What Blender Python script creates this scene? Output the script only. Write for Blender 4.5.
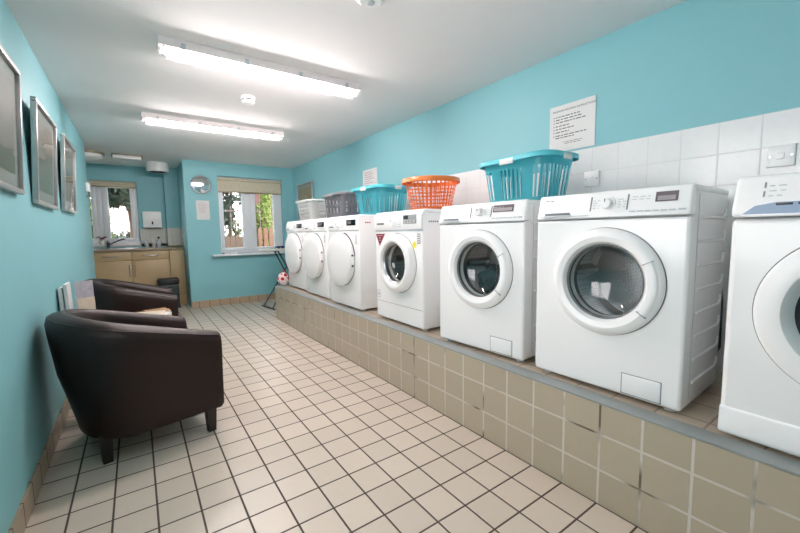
import bpy, bmesh, math, random
from mathutils import Vector, Matrix
R = math.radians
PI = math.pi
random.seed(7)
SC = bpy.context.scene
COL = SC.collection
for o in list(bpy.data.objects):
    bpy.data.objects.remove(o)

# ------------------------------------------------------------------ camera, world, exposure
cam_d = bpy.data.cameras.new('camera')
cam_d.sensor_width = 36.0
cam_d.lens = 36.0 * 372.86 / 800.0
cam_d.clip_start = 0.02
cam = bpy.data.objects.new('camera', cam_d)
COL.objects.link(cam)
YAW, PIT, ROL = 0.6143, 0.0926, -0.0153
fw = Vector((math.sin(YAW)*math.cos(PIT), math.cos(YAW)*math.cos(PIT), -math.sin(PIT)))
rt = Vector((math.cos(YAW), -math.sin(YAW), 0))
up = rt.cross(fw)
r2 = math.cos(ROL)*rt + math.sin(ROL)*up
u2 = -math.sin(ROL)*rt + math.cos(ROL)*up
cam.matrix_world = Matrix(((r2.x, u2.x, -fw.x, 0), (r2.y, u2.y, -fw.y, 0), (r2.z, u2.z, -fw.z, 1.0939), (0, 0, 0, 1)))
SC.camera = cam

TUBE_STRENGTH = 64.0
SKY_STRENGTH = 2.7
SC.view_settings.view_transform = 'Standard'
SC.view_settings.look = 'None'
SC.view_settings.gamma = 1.0
SC.view_settings.use_curve_mapping = False
SC.view_settings.exposure = 1.48
SC.cycles.max_bounces = 10
SC.cycles.diffuse_bounces = 6
SC.cycles.transparent_max_bounces = 12
SC.cycles.caustics_reflective = False
SC.cycles.caustics_refractive = False
SC.cycles.sample_clamp_indirect = 6.0

w = bpy.data.worlds.new('sky')
SC.world = w
w.use_nodes = True
wn = w.node_tree
wn.nodes.clear()
wo = wn.nodes.new('ShaderNodeOutputWorld')
wb = wn.nodes.new('ShaderNodeBackground')
wb.inputs['Color'].default_value = (1.0, 0.96, 0.97, 1)
wb.inputs['Strength'].default_value = SKY_STRENGTH
wn.links.new(wb.outputs[0], wo.inputs[0])

# ------------------------------------------------------------------ materials
def srgb(r, g, b):
    f = lambda c: (c/255/12.92) if c/255 <= 0.04045 else ((c/255+0.055)/1.055)**2.4
    return (f(r), f(g), f(b), 1.0)

class NT:
    """small wrapper for building node trees"""
    def __init__(self, name):
        self.m = bpy.data.materials.new(name)
        self.m.use_nodes = True
        self.t = self.m.node_tree
        self.b = self.t.nodes['Principled BSDF']
    def n(self, typ, **kw):
        nd = self.t.nodes.new(typ)
        for k, v in kw.items():
            setattr(nd, k, v)
        return nd
    def l(self, a, b):
        self.t.links.new(a, b)
    def val(self, x, sock):
        if isinstance(x, (int, float)):
            sock.default_value = x
        else:
            self.l(x, sock)
    def math(self, op, a, b=0.0, c=None):
        nd = self.n('ShaderNodeMath', operation=op)
        self.val(a, nd.inputs[0]); self.val(b, nd.inputs[1])
        if c is not None:
            self.val(c, nd.inputs[2])
        return nd.outputs[0]
    def mix(self, f, a, b):
        nd = self.n('ShaderNodeMix', data_type='RGBA')
        self.val(f, nd.inputs[0])
        for x, s in ((a, nd.inputs[6]), (b, nd.inputs[7])):
            if isinstance(x, tuple): s.default_value = x
            else: self.l(x, s)
        return nd.outputs[2]
    def xyz(self, space='Object'):
        tc = self.n('ShaderNodeTexCoord')
        if space == 'World':
            g = self.n('ShaderNodeNewGeometry')
            src = g.outputs['Position']
        else:
            src = tc.outputs[space]
        s = self.n('ShaderNodeSeparateXYZ')
        self.l(src, s.inputs[0])
        return s.outputs[0], s.outputs[1], s.outputs[2], src
    def noise(self, src, scale, detail=2.0, rough=0.5):
        nd = self.n('ShaderNodeTexNoise')
        self.l(src, nd.inputs['Vector'])
        nd.inputs['Scale'].default_value = scale
        nd.inputs['Detail'].default_value = detail
        nd.inputs['Roughness'].default_value = rough
        return nd.outputs['Fac']
    def bump(self, h, strength=0.2, dist=0.01):
        nd = self.n('ShaderNodeBump')
        nd.inputs['Strength'].default_value = strength
        nd.inputs['Distance'].default_value = dist
        self.l(h, nd.inputs['Height'])
        self.l(nd.outputs[0], self.b.inputs['Normal'])

def mat(name, col, rough=0.5, metal=0.0, var=0.04, scale=8.0, bump=0.0, bscale=60.0, spec=0.5, coat=0.0):
    t = NT(name)
    x, y, z, src = t.xyz('Object')
    f = t.noise(src, scale, 3.0)
    a = tuple(max(0, c*(1-var)) for c in col[:3]) + (1,)
    b = tuple(min(1, c*(1+var)) for c in col[:3]) + (1,)
    t.l(t.mix(f, a, b), t.b.inputs['Base Color'])
    t.b.inputs['Roughness'].default_value = rough
    t.b.inputs['Metallic'].default_value = metal
    t.b.inputs['Specular IOR Level'].default_value = spec
    t.b.inputs['Coat Weight'].default_value = coat
    if bump:
        t.bump(t.noise(src, bscale, 3.0), bump, 0.004)
    return t.m

def tiles(name, ax, ay, sx, sy, ox, oy, grout, col, gcol, rough=0.35, var=0.08, bump=0.4, dirt=None):
    """tile field in world metres: axis indices ax, ay, pitch sx, sy, offsets ox, oy"""
    t = NT(name)
    p = t.xyz('World')
    def cell(c, s, o):
        q = t.math('DIVIDE', t.math('SUBTRACT', c, o), s)
        fl = t.math('FLOOR', q)
        fr = t.math('SUBTRACT', q, fl)
        d = t.math('MULTIPLY', t.math('MINIMUM', fr, t.math('SUBTRACT', 1.0, fr)), s)
        return fl, d
    fa, da = cell(p[ax], sx, ox)
    fb, db = cell(p[ay], sy, oy)
    d = t.math('MINIMUM', da, db)
    g = t.n('ShaderNodeMapRange')
    g.inputs['From Min'].default_value = grout*0.5
    g.inputs['From Max'].default_value = grout*0.5+0.0015
    t.l(d, g.inputs['Value'])
    cv = t.n('ShaderNodeCombineXYZ')
    t.l(fa, cv.inputs[0]); t.l(fb, cv.inputs[1])
    wn_ = t.n('ShaderNodeTexWhiteNoise', noise_dimensions='3D')
    t.l(cv.outputs[0], wn_.inputs['Vector'])
    lo = tuple(c*(1-var) for c in col[:3]) + (1,)
    hi = tuple(min(1, c*(1+var)) for c in col[:3]) + (1,)
    tc = t.mix(wn_.outputs['Value'], lo, hi)
    nz = t.noise(p[3], 38.0, 4.0)
    tc = t.mix(t.math('MULTIPLY', nz, 0.22), tc, tuple(c*0.72 for c in col[:3]) + (1,))
    if dirt:
        gn = t.noise(p[3], 5.0, 2.0)
        gg = t.n('ShaderNodeMapRange')
        gg.inputs['From Min'].default_value = 0.54
        gg.inputs['From Max'].default_value = 0.68
        t.l(gn, gg.inputs['Value'])
        gc = t.mix(gg.outputs[0], gcol, dirt)
    else:
        gc = gcol
    t.l(t.mix(g.outputs[0], gc, tc), t.b.inputs['Base Color'])
    rr = t.math('MULTIPLY_ADD', g.outputs[0], rough-0.85, 0.85)
    t.l(rr, t.b.inputs['Roughness'])
    t.bump(t.math('MULTIPLY_ADD', nz, 0.04, g.outputs[0]), bump, 0.002)
    return t.m

M = {}
M['teal'] = mat('teal_paint', srgb(136, 194, 201), 0.55, var=0.02, bump=0.05, bscale=120)
M['ceil'] = mat('ceiling_paint', srgb(240, 238, 238), 0.8, var=0.015, bump=0.05, bscale=90)
M['floor'] = tiles('floor_tiles', 0, 1, 0.1437, 0.15, -0.2867, 0.2495, 0.006, srgb(208, 195, 180), srgb(78, 66, 58), 0.32, 0.05, 0.5)
M['plinth'] = tiles('plinth_tiles', 1, 2, 0.15, 0.1465, 0.2471, -0.0033, 0.007, srgb(182, 170, 149), srgb(206, 200, 192), 0.3, 0.05, 0.4, dirt=srgb(110, 98, 82))
M['plinth_top'] = tiles('plinth_top_tiles', 0, 1, 0.15, 0.15, 1.44, 0.2471, 0.006, srgb(182, 168, 150), srgb(150, 134, 118), 0.45, 0.08, 0.4)
M['wtile'] = tiles('white_wall_tiles', 1, 2, 0.147, 0.144, 0.445, 1.573, 0.004, srgb(240, 240, 240), srgb(222, 222, 220), 0.16, 0.015, 0.25)
M['ktile'] = tiles('splash_tiles', 0, 2, 0.147, 0.147, 0.05, 1.215, 0.004, srgb(222, 218, 210), srgb(190, 186, 178), 0.18, 0.02, 0.25)
M['skirt_y'] = tiles('skirting_tiles_side', 1, 2, 0.15, 0.5, 0.2495, -0.2, 0.006, srgb(172, 156, 136), srgb(96, 84, 72), 0.35, 0.06, 0.4)
M['skirt_x'] = tiles('skirting_tiles_back', 0, 2, 0.1437, 0.5, -0.2867, -0.2, 0.006, srgb(184, 160, 134), srgb(110, 94, 78), 0.35, 0.06, 0.4)
M['trim'] = mat('grey_edge_strip', srgb(150, 156, 154), 0.5, 0.25, var=0.12, scale=14)
M['enamel'] = mat('white_enamel', srgb(248, 247, 247), 0.22, var=0.008, coat=0.2)
M['plastic'] = mat('white_plastic', srgb(247, 246, 246), 0.3, var=0.01)
M['greyplastic'] = mat('light_grey_plastic', srgb(196, 202, 206), 0.35, var=0.02)
M['bluegrey'] = mat('blue_grey_plastic', srgb(140, 164, 192), 0.35, var=0.03)
M['seam'] = mat('dark_seam', srgb(120, 124, 128), 0.6)
M['dark'] = mat('dark_plastic', srgb(38, 38, 42), 0.3)
M['black'] = mat('black_gloss', srgb(16, 16, 20), 0.12)
M['lcd'] = mat('grey_lcd', srgb(104, 94, 98), 0.2)
M['lcdtext'] = mat('lcd_pale', srgb(206, 202, 202), 0.3)
M['lcddim'] = mat('lcd_dim', srgb(158, 152, 156), 0.3)
M['rubber'] = mat('grey_rubber', srgb(96, 100, 102), 0.5)
M['steel'] = mat('brushed_steel', srgb(176, 178, 180), 0.28, 0.9, var=0.06)
M['traywhite'] = mat('warm_white_tray', srgb(240, 232, 232), 0.4, var=0.01)
M['silver'] = mat('silver_frame', srgb(190, 188, 186), 0.3, 0.7, var=0.04)
M['leather'] = mat('brown_leather', srgb(36, 19, 17), 0.40, var=0.12, scale=6, bump=0.2, bscale=140, spec=0.35)
M['darkwood'] = mat('dark_wood', srgb(34, 25, 22), 0.4, var=0.2, scale=20)
M['wood'] = mat('oak_laminate', srgb(196, 168, 128), 0.42, var=0.08, scale=5)
M['worktop'] = mat('worktop_laminate', srgb(150, 132, 110), 0.35, var=0.1, scale=40)
M['basket_teal'] = mat('teal_plastic', srgb(92, 198, 210), 0.3, var=0.03)
M['basket_orange'] = mat('orange_plastic', srgb(246, 136, 64), 0.32, var=0.03)
M['basket_grey'] = mat('grey_plastic', srgb(144, 144, 150), 0.4, var=0.03)
M['basket_white'] = mat('offwhite_plastic', srgb(228, 228, 226), 0.4, var=0.02)
M['paper'] = mat('paper', srgb(228, 226, 224), 0.7, var=0.015)
M['ink'] = mat('ink', srgb(90, 86, 88), 0.7)
M['pinkink'] = mat('faded_ink', srgb(190, 150, 160), 0.7)
M['blind'] = mat('beige_blind', srgb(206, 196, 172), 0.8, var=0.16, scale=26)
M['upvc'] = mat('white_upvc', srgb(232, 234, 238), 0.3, var=0.01)
M['red'] = mat('dark_red_print', srgb(128, 28, 40), 0.4)
M['redbright'] = mat('red_cloth', srgb(200, 36, 44), 0.7)
M['whitecloth'] = mat('white_cloth', srgb(232, 226, 222), 0.8)
M['yellow'] = mat('yellow_sticker', srgb(236, 224, 60), 0.5)
M['greysticker'] = mat('grey_sticker', srgb(150, 152, 154), 0.5)
M['binblack'] = mat('bin_plastic', srgb(26, 27, 30), 0.4)
M['binsteel'] = mat('bin_body', srgb(52, 62, 62), 0.3, 0.3)
M['cloth_yellow'] = mat('yellow_cloth', srgb(196, 184, 92), 0.9, var=0.1, bump=0.4, bscale=150)
M['cloth_blue'] = mat('blue_cloth', srgb(64, 72, 130), 0.9, var=0.5, scale=60)
M['boardcover'] = mat('board_cover', srgb(206, 206, 200), 0.9, var=0.1, scale=40)
M['legmetal'] = mat('grey_tube_metal', srgb(74, 88, 92), 0.4, 0.5)
M['leaf_dark'] = mat('dark_leaves', srgb(48, 62, 46), 0.6, var=0.5, scale=5)
M['leaf_mid'] = mat('green_leaves', srgb(78, 96, 54), 0.6, var=0.4, scale=5)
M['leaf_light'] = mat('lime_leaves', srgb(112, 128, 56), 0.6, var=0.35, scale=5)
M['bark'] = mat('bark', srgb(92, 74, 60), 0.9, var=0.3, bump=0.5, bscale=30)
M['fence'] = mat('brown_fence', srgb(112, 82, 66), 0.8, var=0.2, scale=10)
M['fence_dark'] = mat('weathered_fence', srgb(96, 78, 66), 0.85, var=0.2, scale=12)
M['iron'] = mat('iron_bars', srgb(92, 78, 74), 0.6)
M['ground'] = mat('garden_ground', srgb(96, 94, 78), 0.95, var=0.25, scale=3)
M['render'] = mat('pale_render', srgb(236, 222, 220), 0.9, var=0.04)
M['roof'] = mat('dark_roof', srgb(92, 80, 76), 0.8, var=0.15)
M['brick'] = mat('red_brick', srgb(92, 54, 50), 0.85, var=0.2, scale=20)
M['flower_red'] = mat('red_petals', srgb(150, 24, 44), 0.6)
M['pot'] = mat('white_pot', srgb(226, 224, 220), 0.3)
M['brass'] = mat('cream_rim', srgb(150, 140, 116), 0.4, 0.3)
M['brown'] = mat('brown_grille', srgb(84, 66, 58), 0.6)
M['chrome'] = mat('chrome', srgb(200, 204, 208), 0.12, 1.0, var=0.0)
M['mag_a'] = mat('magazine_cream', srgb(214, 200, 180), 0.4, var=0.25, scale=30)
M['mag_b'] = mat('magazine_grey', srgb(176, 172, 182), 0.4, var=0.4, scale=34)
M['mag_c'] = mat('magazine_brown', srgb(170, 128, 88), 0.4, var=0.35, scale=26)
M['mag_d'] = mat('magazine_white', srgb(224, 222, 220), 0.4, var=0.12, scale=30)

def glass_mat(name, tint, fac=0.1, rough=0.02):
    t = NT(name)
    t.t.nodes.remove(t.b)
    out = t.t.nodes['Material Output']
    tr = t.n('ShaderNodeBsdfTransparent'); tr.inputs['Color'].default_value = tint
    gl = t.n('ShaderNodeBsdfGlossy'); gl.inputs['Roughness'].default_value = rough
    lw = t.n('ShaderNodeLayerWeight'); lw.inputs['Blend'].default_value = 0.5
    f = t.math('MULTIPLY_ADD', t.math('POWER', lw.outputs['Facing'], 5.0), 0.6, 0.03+fac)
    mx = t.n('ShaderNodeMixShader')
    t.l(f, mx.inputs[0]); t.l(tr.outputs[0], mx.inputs[1]); t.l(gl.outputs[0], mx.inputs[2])
    t.l(mx.outputs[0], out.inputs[0])
    return t.m
M['glass'] = glass_mat('window_glass', (0.96, 0.97, 0.97, 1), 0.0)
M['picglass'] = glass_mat('picture_glass', (0.97, 0.97, 0.97, 1), 0.02)
M['doorglass'] = glass_mat('smoked_glass', (0.88, 0.90, 0.90, 1), 0.06)

def diffuser_mat():
    t = NT('frosted_diffuser')
    t.t.nodes.remove(t.b)
    out = t.t.nodes['Material Output']
    tr = t.n('ShaderNodeBsdfTransparent'); tr.inputs['Color'].default_value = (0.97, 0.97, 0.97, 1)
    df = t.n('ShaderNodeBsdfTranslucent'); df.inputs['Color'].default_value = (0.95, 0.93, 0.94, 1)
    mx = t.n('ShaderNodeMixShader'); mx.inputs[0].default_value = 0.06
    t.l(tr.outputs[0], mx.inputs[1]); t.l(df.outputs[0], mx.inputs[2])
    t.l(mx.outputs[0], out.inputs[0])
    return t.m
M['diffuser'] = diffuser_mat()

def emit_mat(name, col, s):
    t = NT(name)
    t.b.inputs['Base Color'].default_value = (0.9, 0.9, 0.9, 1)
    t.b.inputs['Emission Color'].default_value = col
    t.b.inputs['Emission Strength'].default_value = s
    return t.m
M['tube'] = emit_mat('lit_tube', (1.0, 0.90, 0.89, 1), TUBE_STRENGTH)

def perforated():
    t = NT('perforated_drum')
    x, y, z, src = t.xyz('Object')
    v = t.n('ShaderNodeTexVoronoi'); v.inputs['Scale'].default_value = 150.0
    v.inputs['Randomness'].default_value = 0.2
    t.l(src, v.inputs['Vector'])
    g = t.math('GREATER_THAN', v.outputs['Distance'], 0.30)
    t.l(t.mix(g, (0.25, 0.25, 0.26, 1), (0.78, 0.79, 0.80, 1)), t.b.inputs['Base Color'])
    t.b.inputs['Metallic'].default_value = 0.8
    t.b.inputs['Roughness'].default_value = 0.3
    return t.m
M['drum'] = perforated()

def art_mat(name, sky, mid, low, seed):
    t = NT(name)
    x, y, z, src = t.xyz('Object')
    n1 = t.noise(src, 6.0+seed, 5.0, 0.6)
    h = t.math('ADD', z, t.math('MULTIPLY', t.math('SUBTRACT', n1, 0.5), 0.22))
    a = t.n('ShaderNodeMapRange'); a.inputs['From Min'].default_value = 0.16; a.inputs['From Max'].default_value = 0.2
    t.l(h, a.inputs['Value'])
    b = t.n('ShaderNodeMapRange'); b.inputs['From Min'].default_value = 0.27; b.inputs['From Max'].default_value = 0.36
    t.l(h, b.inputs['Value'])
    c = t.mix(a.outputs[0], low, mid)
    c = t.mix(b.outputs[0], c, sky)
    n2 = t.noise(src, 40.0, 4.0)
    c2 = t.mix(t.math('MULTIPLY', n2, 0.35), c, (0.08, 0.08, 0.07, 1))
    t.l(c2, t.b.inputs['Base Color'])
    t.b.inputs['Roughness'].default_value = 0.6
    return t.m

# ------------------------------------------------------------------ mesh builder
class MB:
    def __init__(self):
        self.bm = bmesh.new()
    def _add(self, tmp, mtx=None):
        mp = {}
        for v in tmp.verts:
            mp[v] = self.bm.verts.new(mtx @ v.co if mtx else v.co)
        for f in tmp.faces:
            try: self.bm.faces.new([mp[v] for v in f.verts])
            except ValueError: pass
        tmp.free()
    def box(self, x0, x1, y0, y1, z0, z1, bev=0.0, seg=2, mtx=None):
        t = bmesh.new()
        vs = [t.verts.new((x, y, z)) for x in (x0, x1) for y in (y0, y1) for z in (z0, z1)]
        for q in ((0,1,3,2), (4,6,7,5), (0,4,5,1), (2,3,7,6), (0,2,6,4), (1,5,7,3)):
            t.faces.new([vs[i] for i in q])
        if bev:
            bmesh.ops.bevel(t, geom=list(t.edges), offset=bev, segments=seg, profile=0.5, affect='EDGES')
        self._add(t, mtx)
        return self
    def prism(self, poly, a0, a1, axis='X', bev=0.0, seg=2):
        """polygon in the two other axes, extruded along axis"""
        t = bmesh.new()
        def P(u, v, a):
            return {'X': (a, u, v), 'Y': (u, a, v), 'Z': (u, v, a)}[axis]
        A = [t.verts.new(P(u, v, a0)) for u, v in poly]
        B = [t.verts.new(P(u, v, a1)) for u, v in poly]
        n = len(poly)
        t.faces.new(A[::-1]); t.faces.new(B)
        for i in range(n):
            t.faces.new((A[i], A[(i+1) % n], B[(i+1) % n], B[i]))
        bmesh.ops.recalc_face_normals(t, faces=list(t.faces))
        if bev:
            bmesh.ops.bevel(t, geom=list(t.edges), offset=bev, segments=seg, profile=0.5, affect='EDGES')
        self._add(t)
        return self
    def lathe(self, prof, origin=(0, 0, 0), axis='Z', n=48, a0=0.0, a1=2*PI, closed=False, sx=1.0, sy=1.0):
        """prof: list of (radius, height along axis)"""
        full = abs(a1-a0-2*PI) < 1e-6
        cnt = n if full else n+1
        ox, oy, oz = origin
        rings = []
        def P(r, h, a):
            c, s = math.cos(a)*r*sx, math.sin(a)*r*sy
            if axis == 'Z': return (ox+c, oy+s, oz+h)
            if axis == 'Y': return (ox+c, oy+h, oz+s)
            return (ox+h, oy+c, oz+s)
        for r, h in prof:
            if r < 1e-6:
                rings.append([self.bm.verts.new(P(0, h, 0))])
            else:
                rings.append([self.bm.verts.new(P(r, h, a0+(a1-a0)*i/n)) for i in range(cnt)])
        pairs = list(zip(rings[:-1], rings[1:]))
        if closed: pairs.append((rings[-1], rings[0]))
        for A, B in pairs:
            m = cnt if full else cnt-1
            for i in range(m):
                j = (i+1) % cnt
                q = []
                for v in (A[i % len(A)], A[j % len(A)], B[j % len(B)], B[i % len(B)]):
                    if v not in q: q.append(v)
                if len(q) > 2:
                    try: self.bm.faces.new(q)
                    except ValueError: pass
        if closed and not full:
            for k in (0, -1):
                try: self.bm.faces.new([r[k] for r in rings])
                except ValueError: pass
        return self
    def cyl(self, p0, p1, r, n=16, r1=None):
        return self.tube([p0, p1], [r, r if r1 is None else r1], n)
    def tube(self, pts, r, n=10, loop=False):
        pts = [Vector(p) for p in pts]
        rs = r if isinstance(r, (list, tuple)) else [r]*len(pts)
        prev = None
        rings = []
        for i, p in enumerate(pts):
            if loop: d = pts[(i+1) % len(pts)]-pts[i-1]
            else: d = pts[min(i+1, len(pts)-1)]-pts[max(i-1, 0)]
            d.normalize()
            if prev is None:
                ref = Vector((0, 0, 1)) if abs(d.z) < 0.9 else Vector((1, 0, 0))
                a = d.cross(ref).normalized()
            else:
                a = (prev-d*prev.dot(d)).normalized()
            prev = a
            b = d.cross(a)
            rings.append([self.bm.verts.new(p+(a*math.cos(2*PI*k/n)+b*math.sin(2*PI*k/n))*rs[i]) for k in range(n)])
        pr = list(zip(rings[:-1], rings[1:]))
        if loop: pr.append((rings[-1], rings[0]))
        for A, B in pr:
            for k in range(n):
                self.bm.faces.new((A[k], A[(k+1) % n], B[(k+1) % n], B[k]))
        if not loop:
            self.bm.faces.new(rings[0][::-1]); self.bm.faces.new(rings[-1])
        return self
    def quad(self, a, b, c, d):
        self.bm.faces.new([self.bm.verts.new(p) for p in (a, b, c, d)])
        return self
    def build(self, name, m, parent=None, smooth=True, ang=0.6, mods=()):
        bm = self.bm
        bmesh.ops.recalc_face_normals(bm, faces=list(bm.faces))
        if smooth:
            for f in bm.faces: f.smooth = True
            for e in bm.edges:
                if len(e.link_faces) == 2 and e.calc_face_angle(0.0) > ang: e.smooth = False
        me = bpy.data.meshes.new(name)
        bm.to_mesh(me); bm.free()
        me.materials.append(m)
        o = bpy.data.objects.new(name, me)
        COL.objects.link(o)
        if parent: o.parent = parent
        return o

def thing(name, label, cat, loc=(0, 0, 0), rz=0.0, group=None):
    o = bpy.data.objects.new(name, None)
    o.empty_display_size = 0.05
    COL.objects.link(o)
    o.location = loc; o.rotation_euler = (0, 0, rz)
    tag(o, label, cat, group)
    return o
def tag(o, label, cat, group=None):
    o['label'] = label; o['category'] = cat
    if group: o['group'] = group
    return o
def struct(o):
    o['kind'] = 'structure'
    return o
def copy_tree(o, parent=None):
    c = o.copy(); COL.objects.link(c)
    if parent: c.parent = parent
    for ch in list(o.children): copy_tree(ch, c)
    return c
def instance(proto, label, loc, rz=None):
    c = copy_tree(proto)
    c['label'] = label; c.location = loc
    if rz is not None: c.rotation_euler = (0, 0, rz)
    return c
def place(bm_from, mtx):
    for v in bm_from.verts: v.co = mtx @ v.co
def text_mesh(name, s, size, m, parent, mtx, align='LEFT'):
    cu = bpy.data.curves.new(name, 'FONT')
    cu.body = s; cu.size = size; cu.extrude = 0.0003; cu.align_x = align
    tmp = bpy.data.objects.new(name, cu)
    COL.objects.link(tmp)
    dg = bpy.context.evaluated_depsgraph_get()
    me = bpy.data.meshes.new_from_object(tmp.evaluated_get(dg))
    bpy.data.objects.remove(tmp)
    bpy.data.curves.remove(cu)
    me.transform(mtx)
    me.materials.clear(); me.materials.append(m)
    o = bpy.data.objects.new(name, me)
    COL.objects.link(o)
    if parent: o.parent = parent
    return o
# text lying in the local XZ plane, reading along +X, facing -Y
FRONT = Matrix.Rotation(PI/2, 4, 'X')
def bars(mb, rows, x0, h, y, seed):
    """rows of word-like dashes: (z, length)"""
    rr = random.Random(seed)
    for z, ln, off in rows:
        x = x0+off
        end = x+ln
        while x < end-0.004:
            wl = min(rr.uniform(0.012, 0.034), end-x)
            mb.box(x, x+wl, y-0.0006, y, z-h/2, z+h/2)
            x += wl+0.006

# ------------------------------------------------------------------ room shell
XL, XR, YB, YK, ZC = -0.42, 2.2423, 6.298, 7.30, 2.183
YF = -1.3
struct(MB().box(-1.3, 2.5, YF-0.2, 7.6, -0.1, 0).build('floor', M['floor'], smooth=False))
struct(MB().box(-1.3, 2.5, YF-0.2, 7.6, ZC, ZC+0.1).build('ceiling', M['ceil'], smooth=False))
W3 = (0.30, 1.58, 0.80, 2.02)      # window in the left wall beside the camera
struct(MB().box(XL-0.15, XL, YF, W3[0], 0, ZC).box(XL-0.15, XL, W3[1], 5.75, 0, ZC).box(XL-0.15, XL, W3[0], W3[1], 0, W3[2]).box(XL-0.15, XL, W3[0], W3[1], W3[3], ZC)
       .box(-1.05, XL-0.15, 5.6, 5.75, 0, ZC).build('wall_left', M['teal'], smooth=False))
struct(MB().box(XR, XR+0.15, YF, YB+0.25, 0, ZC).build('wall_right', M['teal'], smooth=False))
struct(MB().box(XL-0.15, XR+0.15, YF-0.15, YF, 0, ZC).build('wall_front', M['teal'], smooth=False))
def holed_wall(x0, x1, y0, y1, z0, z1, hx0, hx1, hz0, hz1):
    return MB().box(x0, hx0, y0, y1, z0, z1).box(hx1, x1, y0, y1, z0, z1).box(hx0, hx1, y0, y1, z0, hz0).box(hx0, hx1, y0, y1, hz1, z1)
W1 = (1.07, 2.05, 0.79, 1.985)
mb = holed_wall(0.6207, XR, YB, YB+0.25, 0, ZC, *W1)
mb.box(0.6207, 0.7707, YB+0.25, YK, 0, ZC)
struct(mb.build('wall_back', M['teal'], smooth=False))
W2 = (-0.95, 0.065, 0.965, 1.94)
mb = holed_wall(-1.05, 0.6207, YK, YK+0.22, 0, ZC, *W2)
mb.box(0.43, 0.6207, YK-0.14, YK, 0, ZC)
struct(mb.build('wall_alcove', M['teal'], smooth=False))
struct(MB().box(-1.2, -1.05, 5.6, YK+0.22, 0, ZC).build('wall_alcove_left', M['teal'], smooth=False))
struct(MB().box(XR-0.008, XR, YF, 4.85, 0.413, 1.573).build('trim_1', M['wtile'], smooth=False))
struct(MB().box(-1.05, 0.43, YK-0.008, YK, 0.93, 0.965).box(0.065, 0.43, YK-0.008, YK, 0.93, 1.215)
       .box(0.43, 0.6127, YK-0.148, YK-0.14, 0.93, 1.215).box(0.6127, 0.6207, 6.75, YK-0.14, 0.93, 1.215).build('trim_2', M['ktile'], smooth=False))
# tiled skirting
struct(MB().box(XL, XL+0.010, YF, 5.75, 0, 0.10).build('baseboard_left', M['skirt_y'], smooth=False))
struct(MB().box(0.6207, XR, YB-0.010, YB, 0, 0.10).build('baseboard_back', M['skirt_x'], smooth=False))
# plinth the machines stand on
struct(MB().box(1.44, XR, YF, 4.87, 0, 0.408).build('trim_3', M['plinth'], smooth=False))
struct(MB().box(1.446, XR-0.008, YF, 4.865, 0.408, 0.413).build('trim_4', M['plinth_top'], smooth=False))
struct(MB().box(1.441, 1.524, YF, 4.87, 0.408, 0.4165, 0.002).build('trim_5', M['trim']))

# ------------------------------------------------------------------ windows
def window(name, hx0, hx1, hz0, hz1, y, sashes):
    f = MB()
    t = 0.045
    f.box(hx0, hx1, y, y+0.07, hz0, hz0+t, 0.004).box(hx0, hx1, y, y+0.07, hz1-t, hz1, 0.004)
    f.box(hx0, hx0+t, y, y+0.07, hz0+t, hz1-t, 0.004).box(hx1-t, hx1, y, y+0.07, hz0+t, hz1-t, 0.004)
    for a, b in zip(sashes[:-1], sashes[1:]):
        f.box(a[1], b[0], y+0.005, y+0.065, hz0+t, hz1-t, 0.004)
    o = struct(f.build(name, M['upvc']))
    for (a, b, w0, w1) in sashes:
        s = MB()
        z0, z1 = hz0+t, hz1-t
        s.box(a, b, y-0.012, y+0.05, z0, z0+0.05, 0.005).box(a, b, y-0.012, y+0.05, z1-0.05, z1, 0.005)
        s.box(a, a+w0, y-0.012, y+0.05, z0+0.05, z1-0.05, 0.005).box(b-w1, b, y-0.012, y+0.05, z0+0.05, z1-0.05, 0.005)
        so = s.build('sash', M['upvc'], o)
        MB().box(a+w0-0.005, b-w1+0.005, y+0.018, y+0.022, z0+0.045, z1-0.045).build('pane', M['glass'], so, smooth=False)
    return o
win1 = window('window_1', *W1, YB+0.07, [(1.10, 1.475, 0.045, 0.055), (1.555, 2.01, 0.07, 0.10)])
MB().box(1.508, 1.522, YB+0.045, YB+0.075, 1.20, 1.22).box(1.506, 1.524, YB+0.035, YB+0.05, 1.22, 1.32, 0.005).build('window_handle', M['upvc'], win1)
win2 = window('window_2', *W2, YK+0.05, [(-0.92, -0.455, 0.07, 0.06), (-0.385, 0.03, 0.08, 0.06)])
fm = MB()
for z in (W3[2], W3[3]-0.05): fm.box(XL-0.12, XL-0.05, W3[0], W3[1], z, z+0.05, 0.004)
for y in (W3[0], (W3[0]+W3[1])/2-0.03, W3[1]-0.06): fm.box(XL-0.12, XL-0.05, y, y+0.06, W3[2]+0.05, W3[3]-0.05, 0.004)
win3 = struct(fm.build('window_3', M['upvc']))
for a, b in ((W3[0]+0.06, 0.92), (0.98, W3[1]-0.06)):
    MB().box(XL-0.09, XL-0.086, a, b, W3[2]+0.05, W3[3]-0.05).build('pane', M['glass'], win3, smooth=False)
struct(MB().box(0.93, 2.10, YB-0.10, YB+0.07, 0.765, 0.79, 0.006).build('trim_6', M['upvc']))
struct(MB().box(W2[0], W2[1], YK-0.02, YK+0.05, 0.945, 0.967, 0.004).build('trim_7', M['upvc']))

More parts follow.
